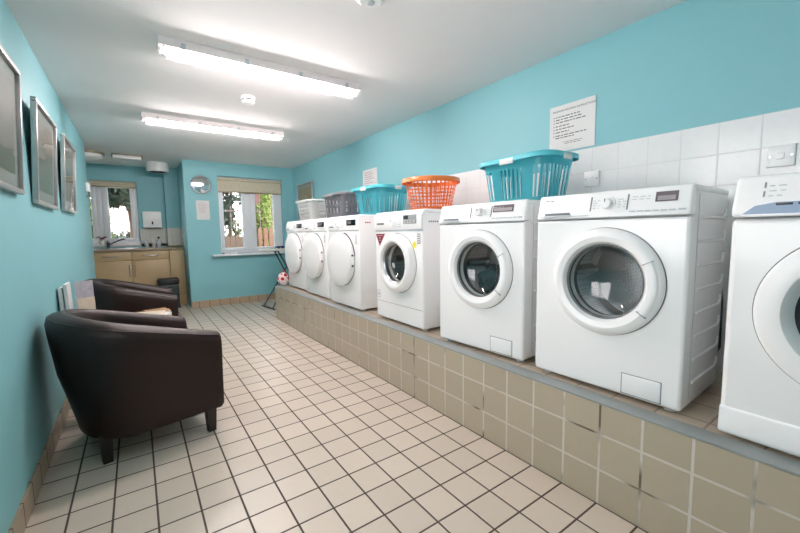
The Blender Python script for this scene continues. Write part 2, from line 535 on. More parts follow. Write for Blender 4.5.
bl = thing('roller_blind', 'beige patterned roller blind pulled up in the window beside the ironing board', 'blind', (1.56, YB+0.035, 1.76))
MB().box(-0.48, 0.48, -0.004, 0.0, 0.0, 0.16).build('fabric', M['blind'], bl, smooth=False)
MB().tube([(-0.485, 0.004, 0.185), (0.485, 0.004, 0.185)], 0.022, 20).build('roll', M['blind'], bl)
MB().box(-0.48, 0.48, -0.009, 0.005, -0.018, 0.003, 0.004).build('bottom_bar', M['brass'], bl)
bl = thing('roller_blind', 'plain beige roller blind rolled up above the kitchen window', 'blind', (-0.44, YK+0.015, 1.86))
MB().box(-0.495, 0.495, -0.004, 0.0, 0.0, 0.04).build('fabric', M['blind'], bl, smooth=False)
MB().tube([(-0.5, 0.004, 0.052), (0.5, 0.004, 0.052)], 0.026, 20).build('roll', M['blind'], bl)
MB().box(-0.495, 0.495, -0.009, 0.005, -0.016, 0.003, 0.004).build('bottom_bar', M['brass'], bl)

# ------------------------------------------------------------------ ceiling fittings
def make_light(label, loc):
    t = thing('fluorescent_light', label, 'ceiling light', loc, 0, 'fluorescent lights on the ceiling')
    L, W = 1.26, 0.14
    k = MB().box(0, L, 0, W, -0.012, 0, 0.003)
    k.prism([(0.0, -0.006), (0.0, -0.046), (0.006, -0.048), (0.010, -0.046), (0.012, -0.010)], 0, L, 'X')
    k.prism([(W, -0.006), (W, -0.046), (W-0.006, -0.048), (W-0.010, -0.046), (W-0.012, -0.010)], 0, L, 'X')
    k.box(0, 0.012, 0.004, W-0.004, -0.046, -0.006).box(L-0.012, L, 0.004, W-0.004, -0.046, -0.006)
    k.build('tray', M['traywhite'], t, ang=0.4)
    MB().box(0.03, L-0.03, 0.03, W-0.03, -0.040, -0.012, 0.004).build('gear_tray', M['traywhite'], t)
    d = MB()
    prof = [(0.008, -0.046)] + [(W/2+(W/2-0.008)*math.cos(PI+PI*i/12), -0.046-0.042*math.sin(PI*i/12)**0.6) for i in range(1, 12)] + [(W-0.008, -0.046)]
    A = [[d.bm.verts.new((x, u, v)) for u, v in prof] for x in (0.008, L-0.008)]
    for i in range(len(prof)-1):
        d.bm.faces.new((A[0][i], A[0][i+1], A[1][i+1], A[1][i]))
    d.bm.faces.new(A[0]); d.bm.faces.new(A[1][::-1])
    d.build('diffuser', M['diffuser'], t)
    MB().tube([(0.04, W/2, -0.060), (L-0.04, W/2, -0.060)], 0.014, 14).build('tube', M['tube'], t)
    for x in (0.03, L-0.03):
        MB().box(x-0.012, x+0.012, W/2-0.016, W/2+0.016, -0.082, -0.040, 0.004).build('lamp_holder', M['traywhite'], t)
    for x in (0.12, 0.46, 0.80, 1.14):
        for y in (-0.006, W-0.002):
            MB().box(x-0.012, x+0.012, y, y+0.008, -0.056, -0.022, 0.002).build('clip', M['greyplastic'], t)
    return t
l1 = make_light('long fluorescent light fitting nearest the photo, upper one of the two in view', (0.170, 2.485, ZC))
instance(l1, 'second fluorescent light fitting, shorter looking, beyond the smoke detector', (0.113, 4.07, ZC))

t = thing('smoke_detector', 'small round white smoke detector between the two fluorescent lights', 'smoke detector', (0.806, 3.21, ZC))
MB().lathe([(0, 0), (0.052, 0), (0.055, -0.014), (0.05, -0.02), (0, -0.02)], n=32).build('base', M['plastic'], t)
MB().lathe([(0.034, -0.02), (0.034, -0.033)], n=32).build('vent_ring', M['dark'], t)
MB().lathe([(0.05, -0.033), (0.046, -0.05), (0.03, -0.056), (0, -0.056)], n=32).lathe([(0.0, -0.033), (0.05, -0.033)], n=32).build('cover', M['plastic'], t)
for k in range(4):
    a = PI/4+k*PI/2
    MB().box(-0.006, 0.006, -0.004, 0.004, -0.035, -0.018, mtx=Matrix.Translation((0.044*math.cos(a), 0.044*math.sin(a), 0)) @ Matrix.Rotation(a, 4, 'Z')).build('rib', M['plastic'], t)

t = thing('ceiling_sounder', 'pale grey ceiling sounder cut by the top edge of the photo', 'alarm sounder', (0.955, 1.555, ZC))
MB().lathe([(0, 0), (0.07, 0), (0.07, -0.018), (0.05, -0.034), (0, -0.036)], n=32).build('body', M['plastic'], t)
MB().lathe([(0, -0.036), (0.018, -0.036), (0.016, -0.042), (0, -0.043)], n=24).build('sounder_cap', M['greyplastic'], t)

t = thing('bulkhead_light', 'round unlit bulkhead light on the alcove ceiling beside the left wall', 'ceiling light', (-0.43, 6.36, ZC))
MB().lathe([(0, 0), (0.17, 0), (0.17, -0.022), (0.155, -0.026), (0, -0.026)], n=48).build('rim', M['brass'], t)
MB().lathe([(0.152, -0.026), (0.148, -0.06), (0.11, -0.082), (0, -0.09)], n=48).build('shade', M['plastic'], t)
t = thing('emergency_light', 'rectangular white emergency light on the alcove ceiling between the two round fittings', 'ceiling light', (-0.02, 6.30, ZC))
MB().box(-0.17, 0.17, -0.055, 0.055, -0.018, 0, 0.004).build('base', M['brass'], t)
MB().box(-0.16, 0.16, -0.048, 0.048, -0.062, -0.018, 0.01).build('cover', M['plastic'], t)
for sx in (-1, 1):
    MB().box(sx*0.163-0.006, sx*0.163+0.006, -0.05, 0.05, -0.045, -0.018, 0.003).build('end_clip', M['brown'], t)
t = thing('extractor_fan', 'round white extractor fan with a brown grille under the alcove ceiling', 'extractor fan', (0.34, 6.80, ZC))
MB().lathe([(0, 0), (0.135, 0), (0.145, -0.05), (0.145, -0.11), (0.138, -0.130), (0.118, -0.134), (0.116, -0.126)], n=48).build('housing', M['plastic'], t)
g = MB().lathe([(0, -0.130), (0.117, -0.130)], n=40)
for k in range(6):
    g.tube([(0.105*math.cos(a), 0.105*math.sin(a), -0.131) for a in (k*PI/6, k*PI/6+PI)], 0.003, 6)
g.build('grille', M['brown'], t)

# ------------------------------------------------------------------ laundry machines
def front_plate(mb, x0, x1, z0, z1, cx, cz, r, y, n=72, lip=0.05):
    bm = mb.bm
    corners = [math.atan2(z-cz, x-cx) for x in (x0, x1) for z in (z0, z1)]
    ang = sorted(set([2*PI*i/n-PI for i in range(n)] + corners))
    inn, out, back = [], [], []
    for a in ang:
        c, s = math.cos(a), math.sin(a)
        ts = []
        if abs(c) > 1e-9: ts.append(((x1 if c > 0 else x0)-cx)/c)
        if abs(s) > 1e-9: ts.append(((z1 if s > 0 else z0)-cz)/s)
        tt = min(v for v in ts if v > 0)
        inn.append(bm.verts.new((cx+r*c, y, cz+r*s)))
        back.append(bm.verts.new((cx+r*c, y+lip, cz+r*s)))
        out.append(bm.verts.new((cx+tt*c, y, cz+tt*s)))
    k = len(ang)
    for i in range(k):
        j = (i+1) % k
        bm.faces.new((inn[i], inn[j], out[j], out[i]))
        bm.faces.new((inn[i], back[i], back[j], inn[j]))

def shell(mb, w, d, z0, z1, hole=None, bev=0.012):
    """cabinet box with a round hole in its front (y = 0)"""
    t = bmesh.new()
    x0, x1 = -w/2, w/2
    vs = [t.verts.new((x, y, z)) for x in (x0, x1) for y in (0, d) for z in (z0, z1)]
    for q in ((0,1,3,2), (4,6,7,5), (0,4,5,1), (2,3,7,6), (0,2,6,4), (1,5,7,3)):
        t.faces.new([vs[i] for i in q])
    bmesh.ops.recalc_face_normals(t, faces=list(t.faces))
    bmesh.ops.bevel(t, geom=list(t.edges), offset=bev, segments=3, profile=0.5, affect='EDGES')
    if hole:
        f = max((f for f in t.faces if f.normal.y < -0.99), key=lambda f: f.calc_area())
        xs = [v.co.x for v in f.verts]; zs = [v.co.z for v in f.verts]
        t.faces.remove(f)
        mb._add(t)
        front_plate(mb, min(xs), max(xs), min(zs), max(zs), hole[0], hole[1], hole[2], 0.0)
    else:
        mb._add(t)

def feet(t, w, d, h):
    for sx in (-1, 1):
        for y in (0.05, d-0.05):
            MB().lathe([(0, 0), (0.02, 0), (0.02, 0.01), (0.01, 0.014), (0.01, h+0.01), (0, h+0.01)], (sx*(w/2-0.045), y, 0), n=16).build('foot', M['greyplastic'], t)

def washer_door(t, cx, cz, R0, rg, y=0.0, style='a'):
    d = MB()
    prof = [(R0, y-0.002), (R0+0.001, y-0.014), (R0-0.006, y-0.028), (R0-0.022, y-0.037), (rg+0.035, y-0.040), (rg+0.014, y-0.033), (rg+0.003, y-0.015), (rg, y+0.012), (rg-0.004, y+0.03), (R0-0.05, y+0.02), (R0-0.02, y-0.001)]
    d.lathe(prof, (cx, 0, cz), 'Y', 72, closed=True)
    do = d.build('door', M['plastic'], t)
    # shadow gap ring on the cabinet
    MB().lathe([(R0+0.0035, y-0.0012), (R0-0.002, y-0.0012)], (cx, 0, cz), 'Y', 72).build('door_gap', M['seam'], do)
    g = MB()
    pg = [(rg+0.002, y-0.012)] + [(rg*math.cos(a), y-0.006+0.075*math.sin(a)**1.0) for a in [PI/2*i/9 for i in range(1, 9)]] + [(0, y+0.070)]
    g.lathe(pg, (cx, 0, cz), 'Y', 56)
    g.build('door_glass', M['doorglass'], do)
    MB().lathe([(rg+0.005, y-0.017), (rg-0.004, y-0.012), (rg-0.003, y+0.004), (rg+0.004, y+0.01)], (cx, 0, cz), 'Y', 64).build('glass_seal', M['rubber'], do)
    return do

def drum(t, cx, cz, r, depth=0.30, y0=0.05):
    k = MB()
    k.lathe([(r+0.02, y0-0.03), (r-0.02, y0-0.01), (r-0.018, y0+0.02), (r+0.01, y0+0.035)], (cx, 0, cz), 'Y', 56)
    k.build('door_gasket', M['rubber'], t)
    k = MB()
    R1 = r+0.03
    k.lathe([(R1, y0+0.035), (R1+0.02, y0+0.06), (R1+0.02, y0+depth-0.02), (R1, y0+depth), (0, y0+depth+0.005)], (cx, 0, cz), 'Y', 56)
    dr = k.build('drum', M['drum'], t)
    for i in range(3):
        a = 0.6+i*2*PI/3
        MB().prism([(-0.028, 0.0), (-0.012, -0.045), (0.012, -0.045), (0.028, 0.0)], y0+0.07, y0+depth-0.03, 'Y', 0.006).build('drum_paddle', M['steel'], dr)
        o = dr.children[-1]
        o.data.transform(Matrix.Translation((cx, 0, cz)) @ Matrix.Rotation(a, 4, 'Y') @ Matrix.Translation((0, 0, R1+0.018)))

def clump(t, name, m, cx, cy, cz, rx, ry, rz, seed):
    """crumpled laundry"""
    rr = random.Random(seed)
    bm = bmesh.new()
    bmesh.ops.create_icosphere(bm, subdivisions=4, radius=1.0)
    ph = [(Vector((rr.uniform(-1, 1), rr.uniform(-1, 1), rr.uniform(-1, 1)))*rr.uniform(3, 9), rr.uniform(0, 6)) for _ in range(9)]
    for v in bm.verts:
        k = 1+sum(0.045*math.sin(p.dot(v.co)+q) for p, q in ph)
        v.co = Vector((cx+v.co.x*rx*k, cy+v.co.y*ry*k, cz+v.co.z*rz*k))
    mb = MB(); mb.bm.free(); mb.bm = bm
    return mb.build(name, m, t)

def dial(t, x, z, y, r, m='plastic'):
    o = MB().lathe([(r+0.006, 0.0), (r+0.006, -0.004), (r, -0.006), (r*0.94, -0.026), (r*0.85, -0.030), (0, -0.031)], (x, y, z), 'Y', 36).build('dial', M[m], t)
    MB().box(x-0.0015, x+0.0015, y-0.0325, y-0.030, z+r*0.2, z+r*0.8).build('dial_mark', M['seam'], o)
    return o

def ribs(t, w, d, z0, z1, n, sides=(1, -1)):
    """pressed ledges on the side panels"""
    for s in sides:
        x = s*w/2
        k = MB()
        for i in range(n):
            z = z0+(z1-z0)*i/(n-1)
            a, b = sorted((x-0.002*s, x+0.007*s))
            k.prism([(d*0.22, z+0.012), (d*0.86, z+0.012), (d*0.90, z+0.03), (d*0.90, z+0.055), (d*0.885, z+0.055), (d*0.88, z+0.034), (d*0.85, z+0.022), (d*0.22, z+0.022)], a, b, 'X', 0.002, 1)
        k.build('pressed_ribs', M['enamel'], t)
        a, b = sorted((x-0.002*s, x+0.002*s))
        MB().box(a, b, d*0.17, d*0.178, z0-0.04, z1+0.1).build('side_seam', M['greyplastic'], t)

def panel(t, w, z0, z1, slope=0.028, d=0.10, name='control_panel'):
    """fascia that leans back to the lid"""
    o = MB().prism([(-0.004, z0+0.003), (0.0, z1-0.095 if z1-z0 > 0.11 else z0+0.02), (slope, z1), (d, z1+0.0005), (d, z0+0.003)], -w/2+0.001, w/2-0.001, 'X', 0.009, 3).build(name, M['plastic'], t)
    return o
H = 0.832

def fascia_y(z, z1, slope):
    b = z1-0.095
    return -0.002 if z < b else -0.002+slope*(z-b)/(z1-b)

MACH_X = 1.545
GRP_W = 'washing machines on the plinth'
GRP_D = 'tumble dryers on the plinth'
def lines_on_panel(o, x0, x1, zs, y, m='greysticker', h=0.003, seed=1):
    rr = random.Random(seed)
    k = MB()
    for z in zs:
        x = x0
        while x < x1-0.004:
            wl = min(rr.uniform(0.008, 0.02), x1-x)
            k.box(x, x+wl, y(z)-0.0016, y(z), z-h/2, z+h/2)
            x += wl+0.008
    return k.build('printed_marks', M[m], o, smooth=False)

def aeg(label, yc, w=0.59, d=0.445, laundry=None, with_ribs=True, cz=0.468, turn=2.0, mx=MACH_X, disp=(0.183, 0.252)):
    t = thing('washing_machine', label, 'washing machine', (mx, yc, 0.413), -PI/2+R(turn), GRP_W)
    cx = 0.018
    b = MB()
    shell(b, w, d, 0.018, 0.722, (cx, cz, 0.175))
    b.box(-w/2, w/2, 0.046, d, 0.70, H-0.022, 0.004)
    b.build('cabinet', M['enamel'], t)
    MB().box(-w/2, w/2, 0.032, d+0.005, H-0.024, H, 0.008, 3).build('lid', M['enamel'], t)
    sl = 0.023
    fy = lambda z: fascia_y(z, H, sl)
    p = panel(t, w, 0.722, H, sl, d=0.052)
    MB().box(-w/2+0.006, w/2-0.006, 0.0, 0.004, 0.7185, 0.7215).build('panel_gap', M['seam'], t)
    # dispenser drawer with its dark grip
    dd = MB().box(-w/2+0.02, -0.055, -0.006, 0.02, 0.735, 0.738, 0.001).build('detergent_drawer', M['greyplastic'], p)
    MB().box(-w/2+0.045, -w/2+0.16, -0.0085, 0.0, 0.742, 0.752, 0.002).build('drawer_grip', M['seam'], dd)
    MB().box(-w/2+0.04, -w/2+0.165, -0.010, 0.0, 0.732, 0.7425, 0.003).build('drawer_lip', M['greyplastic'], dd)
    for x in (-0.05, 0.09):
        k = MB()
        k.prism([(fy(0.753)-0.0015, 0.753), (fy(0.812)-0.0015, 0.812), (fy(0.812)+0.004, 0.812), (fy(0.753)+0.004, 0.753)], x-0.002, x+0.002, 'X')
        k.build('panel_divider', M['seam'], p)
    dial(p, 0.018, 0.782, fy(0.782), 0.022)
    s = MB()
    a, bb = 0.777, 0.812
    def slab(x0, x1, z0, z1, off=0.0015):
        return [(fy(z0)-off, z0), (fy(z1)-off, z1), (fy(z1)+0.004, z1), (fy(z0)+0.004, z0)], x0, x1
    pr, x0, x1 = slab(disp[0], disp[1], 0.776, 0.812); s.prism(pr, x0, x1, 'X')
    ds = s.build('display', M['lcd'], p)
    s = MB(); pr, x0, x1 = slab(disp[0]+0.007, disp[1]-0.007, 0.781, 0.797, 0.0022); s.prism(pr, x0, x1, 'X'); s.build('display_digits', M['lcddim'], ds)
    k = MB()
    for i in range(6):
        k.box(0.100+i*0.026, 0.120+i*0.026, -0.005, 0.004, 0.743, 0.7475, 0.0015)
    k.box(0.258, 0.28, -0.005, 0.004, 0.743, 0.749, 0.002)
    k.build('button_row', M['greyplastic'], p)
    lines_on_panel(p, -0.04, -0.015, [0.765, 0.775, 0.785, 0.795], fy, seed=3, m='greyplastic')
    lines_on_panel(p, 0.055, 0.085, [0.765, 0.775, 0.785, 0.795], fy, seed=4, m='greyplastic')
    lines_on_panel(p, 0.105, 0.165, [0.79, 0.80], fy, seed=5, m='greyplastic')
    lines_on_panel(p, -w/2+0.035, -w/2+0.075, [0.808], fy, seed=6, m='seam')
    do = washer_door(t, cx, cz, 0.215, 0.148)
    # the grip is a sector of the ring on the right, marked by two grooves
    hb = MB()
    hb.lathe([(0.200, -0.0375), (0.196, -0.0405), (0.185, -0.0418), (0.170, -0.0405), (0.168, -0.037)], (cx, 0, cz), 'Y', 20, -0.60, 0.46, closed=True)
    hb.build('door_handle', M['plastic'], do)
    for a in (0.48, -0.62):
        m4 = Matrix.Translation((cx, 0, cz)) @ Matrix.Rotation(-a, 4, 'Y')
        MB().box(0.166, 0.206, -0.0422, -0.030, -0.0008, 0.0008, mtx=m4).build('handle_groove', M['greysticker'], do)
    drum(t, cx, cz, 0.17)
    # filter flap
    fl = MB().box(0.098, 0.232, -0.004, 0.004, 0.030, 0.108, 0.003).build('filter_flap', M['enamel'], t)
    MB().box(0.0955, 0.2345, -0.0012, 0.002, 0.0275, 0.1105).build('flap_gap', M['seam'], t)
    if with_ribs: ribs(t, w, d, 0.09, 0.70, 8)
    MB().tube([(w/2-0.03, d, 0.10), (w/2-0.02, d+0.06, 0.16), (w/2-0.03, d+0.10, 0.35), (w/2-0.05, d+0.08, 0.6), (w/2-0.09, d+0.02, 0.72)], 0.014, 10).build('drain_hose', M['dark'], t)
    if laundry:
        clump(t, 'laundry', M[laundry], cx+0.0, 0.21, cz-0.075, 0.155, 0.10, 0.095, 5)
    feet(t, w, d, 0.018)
    return t

M['laundry_teal'] = mat('dark_teal_laundry', srgb(36, 60, 66), 0.9, var=0.7, scale=18)
M['laundry_green'] = mat('dark_green_laundry', srgb(30, 64, 56), 0.9, var=0.6, scale=18)
M['laundry_pink'] = mat('pink_laundry', srgb(214, 176, 184), 0.9, var=0.2, scale=20)

aeg('white washing machine with ribbed side and empty steel drum, second from the right', 0.768, turn=1.5)
aeg('white washing machine under the turquoise basket nearest the wall notice', 1.440, w=0.592, laundry='laundry_teal', turn=3.5, mx=1.538, disp=(0.10, 0.225))

def lg(label, yc, w=0.60, d=0.55):
    t = thing('washing_machine', label, 'washing machine', (MACH_X, yc, 0.413), -PI/2, GRP_W)
    cx, cz = 0.012, 0.455
    b = MB(); shell(b, w, d, 0.018, H-0.022, (cx, cz, 0.172), 0.014); b.build('cabinet', M['enamel'], t)
    MB().box(-w/2, w/2, 0.02, d, H-0.024, H, 0.008, 3).build('lid', M['enamel'], t)
    p = MB().prism([(-0.012, 0.695), (-0.012, 0.79), (0.012, H-0.004), (0.05, H-0.003), (0.05, 0.695)], -w/2+0.002, w/2-0.002, 'X', 0.008, 3).build('control_panel', M['plastic'], t)
    MB().box(-w/2+0.004, w/2-0.004, -0.002, 0.004, 0.684, 0.695, 0.001).build('panel_gap', M['greyplastic'], t)
    dd = MB().box(-w/2+0.02, -0.07, -0.0145, 0.0, 0.71, 0.80, 0.004).build('detergent_drawer', M['plastic'], p)
    MB().box(-w/2+0.05, -w/2+0.15, -0.0165, -0.010, 0.735, 0.75, 0.003).build('drawer_grip', M['seam'], dd)
    dial(p, -0.015, 0.745, -0.012, 0.03)
    ds = MB().box(0.095, 0.245, -0.0140, -0.008, 0.735, 0.797, 0.002).build('display', M['greysticker'], p)
    MB().box(0.10, 0.155, -0.0155, -0.012, 0.768, 0.792, 0.001).build('display_screen', M['dark'], ds)
    k = MB()
    for i in range(4):
        for j in range(2):
            k.box(0.105+i*0.034, 0.127+i*0.034, -0.0158, -0.012, 0.742+j*0.0125, 0.749+j*0.0125, 0.001)
    k.build('button', M['lcdtext'], ds)
    lines_on_panel(p, 0.03, 0.075, [0.72, 0.735, 0.75, 0.765, 0.78], lambda z: -0.012, seed=8)
    lines_on_panel(p, -w/2+0.03, -w/2+0.07, [0.785], lambda z: -0.0145, seed=9, m='seam')
    d_ = MB()
    R0, rg = 0.212, 0.138
    d_.lathe([(R0, 0.0), (R0, -0.02), (R0-0.012, -0.045), (R0-0.035, -0.058), (rg+0.02, -0.056), (rg+0.004, -0.035), (rg, 0.0), (rg-0.005, 0.025), (R0-0.05, 0.02)], (cx, 0, cz), 'Y', 72, closed=True)
    do = d_.build('door', M['plastic'], t)
    MB().lathe([(R0+0.004, -0.0012), (R0-0.003, -0.0012)], (cx, 0, cz), 'Y', 72).build('door_gap', M['seam'], do)
    MB().lathe([(rg+0.003, -0.028)] + [(rg*math.cos(PI/2*i/9), -0.018+0.09*math.sin(PI/2*i/9)) for i in range(1, 9)] + [(0, 0.072)], (cx, 0, cz), 'Y', 56).build('door_glass', M['doorglass'], do)
    MB().lathe([(rg+0.007, -0.041), (rg-0.006, -0.030), (rg-0.004, 0.0), (rg+0.004, 0.01)], (cx, 0, cz), 'Y', 64).build('glass_seal', M['steel'], do)
    drum(t, cx, cz, 0.165)
    clump(t, 'laundry', M['laundry_green'], cx+0.035, 0.17, cz+0.02, 0.085, 0.07, 0.12, 11)
    clump(t, 'laundry', M['laundry_pink'], cx+0.035, 0.125, cz-0.075, 0.08, 0.06, 0.065, 12)
    st = MB().prism([(-w/2+0.012, 0.668), (-w/2+0.14, 0.668), (-w/2+0.065, 0.575)], -0.0012, 0.001, 'Y').build('sticker', M['red'], t)
    st['label'] = 'dark red triangular sticker'
    k = MB(); k.box(-w/2+0.055, -w/2+0.085, -0.002, 0.0, 0.615, 0.622).box(-w/2+0.06, -w/2+0.08, -0.002, 0.0, 0.63, 0.645).box(-w/2+0.035, -w/2+0.115, -0.002, 0.0, 0.652, 0.658)
    k.build('sticker_print', M['pinkink'], st, smooth=False)
    MB().lathe([(0, -0.0015), (0.024, -0.0015), (0.024, 0.001)], (0.208, 0, 0.592), 'Y', 28, sx=0.8).build('sticker', M['yellow'], t)
    es = MB().box(0.238, 0.272, -0.0012, 0.001, 0.60, 0.668).build('sticker', M['greysticker'], t, smooth=False)
    k = MB()
    for i in range(4): k.box(0.242, 0.268, -0.002, 0.0, 0.608+i*0.015, 0.616+i*0.015)
    k.build('sticker_print', M['paper'], es, smooth=False)
    em = MB().lathe([(0.030, -0.0015), (0.027, -0.0015)], (-w/2+0.04, 0, 0.20), 'Y', 40).build('emblem', M['seam'], t)
    k = MB().box(-w/2+0.038, -w/2+0.042, -0.0015, 0, 0.186, 0.216).box(-w/2+0.025, -w/2+0.055, -0.0015, 0, 0.198, 0.202)
    k.build('emblem_print', M['seam'], em, smooth=False)
    MB().box(-w/2+0.015, w/2-0.01, -0.0012, 0.002, 0.146, 0.1485).build('kick_seam', M['seam'], t)
    k = MB()
    rr = random.Random(2)
    for i in range(5): k.box(w/2-0.001, w/2+0.0006, 0.05+i*0.018, 0.062+i*0.018, 0.742, 0.752)
    k.build('side_print', M['seam'], t, smooth=False)
    feet(t, w, d, 0.018)
    return t
lg('white washing machine with red triangle sticker, under the round orange basket', 2.222)

def zanussi(label, yc, w=0.60, d=0.52):
    t = thing('washing_machine', label, 'washing machine', (MACH_X-0.012, yc, 0.413), -PI/2, GRP_W)
    cx, cz = 0.005, 0.432
    b = MB(); shell(b, w, d, 0.010, 0.705, (cx, cz, 0.19), 0.016)
    b.box(-w/2+0.001, w/2-0.001, 0.05, d, 0.69, H-0.02, 0.01)
    b.build('cabinet', M['enamel'], t)
    MB().box(-w/2, w/2, 0.04, d, H-0.022, H+0.004, 0.01, 3).build('lid', M['enamel'], t)
    sl = 0.04
    p = MB().prism([(-0.012, 0.709), (-0.012, 0.735), (0.03, H+0.002), (0.08, H+0.003), (0.08, 0.709)], -w/2, w/2, 'X', 0.012, 3).build('control_panel', M['plastic'], t)
    fy = lambda z: -0.0125+0.042*(z-0.735)/(H+0.002-0.735)
    MB().box(-w/2+0.006, w/2-0.006, -0.001, 0.004, 0.7052, 0.7092).build('panel_gap', M['seam'], t)
    dd = MB()
    pts = [(-0.275, 0.716), (-0.245, 0.742), (-0.20, 0.750), (0.02, 0.752), (0.02, 0.716)]
    dd.prism([(x, z) for x, z in pts], -0.0135, -0.004, 'Y')
    dd = dd.build('detergent_drawer', M['bluegrey'], p)
    k = MB()
    for i in range(5): k.box(-0.20+i*0.045, -0.165+i*0.045, -0.0145, -0.012, 0.741, 0.748, 0.001)
    k.build('drawer_slots', M['dark'], dd)
    k = MB().prism([(-0.015, 0.712), (-0.0145, 0.7175), (-0.005, 0.7175), (-0.005, 0.712)], -0.275, 0.02, 'X')
    k.build('drawer_lip', M['plastic'], dd)
    lines_on_panel(p, -0.220, -0.185, [0.80, 0.785, 0.77], fy, seed=13, m='greyplastic')
    lines_on_panel(p, -0.15, -0.06, [0.815, 0.805, 0.795, 0.785, 0.775, 0.765], fy, seed=14, h=0.0022, m='greyplastic')
    k = MB()
    for z0, z1 in ((0.795, 0.812), (0.768, 0.785)):
        k.prism([(fy(z0)-0.0016, z0), (fy(z1)-0.0016, z1), (fy(z1)+0.002, z1), (fy(z0)+0.002, z0)], -0.232, -0.228, 'X')
    k.build('printed_marks', M['greysticker'], p, smooth=False)
    dial(p, 0.12, 0.785, fy(0.785), 0.03)
    R0, rg = 0.238, 0.148
    d_ = MB().lathe([(R0, -0.001), (R0, -0.010), (R0-0.01, -0.017), (rg+0.035, -0.021), (rg+0.03, -0.02), (rg+0.005, 0.012), (rg, 0.03), (R0-0.05, 0.02)], (cx, 0, cz), 'Y', 80, closed=True)
    do = d_.build('door', M['plastic'], t)
    MB().lathe([(R0+0.004, -0.0014), (R0-0.003, -0.0014)], (cx, 0, cz), 'Y', 80).build('door_gap', M['seam'], do)
    MB().lathe([(rg+0.003, 0.02)] + [(rg*math.cos(PI/2*i/9), 0.02+0.06*math.sin(PI/2*i/9)) for i in range(1, 9)] + [(0, 0.08)], (cx, 0, cz), 'Y', 56).build('door_glass', M['doorglass'], do)
    MB().lathe([(rg+0.006, 0.012), (rg-0.012, 0.016), (rg-0.012, 0.03), (rg, 0.035)], (cx, 0, cz), 'Y', 64).build('glass_seal', M['dark'], do)
    drum(t, cx, cz, 0.17)
    k = MB().prism([(-0.004, 0.012), (-0.010, 0.022), (-0.006, 0.098), (0.004, 0.103), (0.02, 0.10), (0.02, 0.012)], -w/2+0.001, w/2-0.001, 'X', 0.004)
    k.build('kick_panel', M['enamel'], t)
    feet(t, w, d, 0.018)
    return t
zanussi('white washing machine cut by the right edge, printed programme chart on its panel', 0.062)

def dryer(label, yc, w, d=0.56, mx=1.532):
    t = thing('tumble_dryer', label, 'tumble dryer', (mx, yc, 0.413), -PI/2, GRP_D)
    b = MB(); shell(b, w, d, 0.018, H-0.012, None, 0.012); b.build('cabinet', M['enamel'], t)
    MB().box(-w/2, w/2, 0.016, d, H-0.026, H, 0.008, 3).build('lid', M['enamel'], t)
    p = MB().prism([(-0.010, 0.70), (-0.010, 0.78), (0.012, H-0.006), (0.05, H-0.005), (0.05, 0.70)], -w/2+0.002, w/2-0.002, 'X', 0.007, 3).build('control_panel', M['plastic'], t)
    ds = MB().box(0.095, 0.262, -0.0125, -0.004, 0.742, 0.792, 0.002).build('display', M['black'], p)
    MB().box(0.125, 0.185, -0.0132, -0.012, 0.757, 0.777).build('display_digits', M['lcd'], ds, smooth=False)
    dd = MB().box(-w/2+0.02, -0.14, -0.0118, 0.0, 0.715, 0.785, 0.003).build('water_drawer', M['plastic'], p)
    MB().box(-w/2+0.05, -0.17, -0.0135, -0.008, 0.728, 0.740, 0.003).build('drawer_grip', M['seam'], dd)
    dial(p, -0.06, 0.745, -0.010, 0.026)
    lines_on_panel(p, -0.02, 0.05, [0.73, 0.745, 0.76, 0.775], lambda z: -0.010, seed=21)
    lines_on_panel(p, -w/2+0.03, -w/2+0.07, [0.79], lambda z: -0.011, seed=22, m='seam')
    MB().box(-w/2+0.006, w/2-0.006, -0.001, 0.004, 0.6965, 0.700).build('panel_gap', M['seam'], t)
    cx, cz, R0 = -0.018, 0.440, 0.238
    k = MB().lathe([(R0-0.004, 0.0), (R0-0.004, -0.012), (R0, -0.014), (R0+0.003, -0.03), (R0-0.002, -0.048), (R0-0.02, -0.055), (R0*0.6, -0.060), (0, -0.062)], (cx, 0, cz), 'Y', 80)
    do = k.build('door', M['plastic'], t)
    MB().lathe([(R0+0.012, -0.0012), (R0-0.004, -0.0012)], (cx, 0, cz), 'Y', 80, 0.15, 1.35).build('recess_shadow', M['rubber'], do)  # handle recess shadow painted as a flat arc, borrowing the rubber grey
    MB().lathe([(R0+0.003, -0.0012), (R0-0.006, -0.0012)], (cx, 0, cz), 'Y', 80).build('door_gap', M['seam'], do)
    for z in (cz+0.045, cz-0.045):
        MB().box(cx+R0-0.004, cx+R0+0.008, -0.034, -0.020, z-0.008, z+0.008, 0.003).build('hinge', M['dark'], do)
    MB().box(0.225, 0.265, -0.0012, 0.001, 0.58, 0.66).build('sticker', M['lcdtext'], t, smooth=False)
    k = MB()
    for i in range(3): k.box(w/2-0.001, w/2+0.0008, 0.06+i*0.02, 0.074+i*0.02, 0.76, 0.77)
    k.build('side_print', M['redbright'], t, smooth=False)
    feet(t, w, d, 0.018)
    return t
dryer('white tumble dryer with full round door, nearest of the three dryers', 3.062, 0.60)
dryer('white tumble dryer in the middle of the three dryers', 3.757, 0.605, mx=1.553)
dryer('white tumble dryer at the far end of the plinth by the ironing board', 4.455, 0.595, mx=1.585)

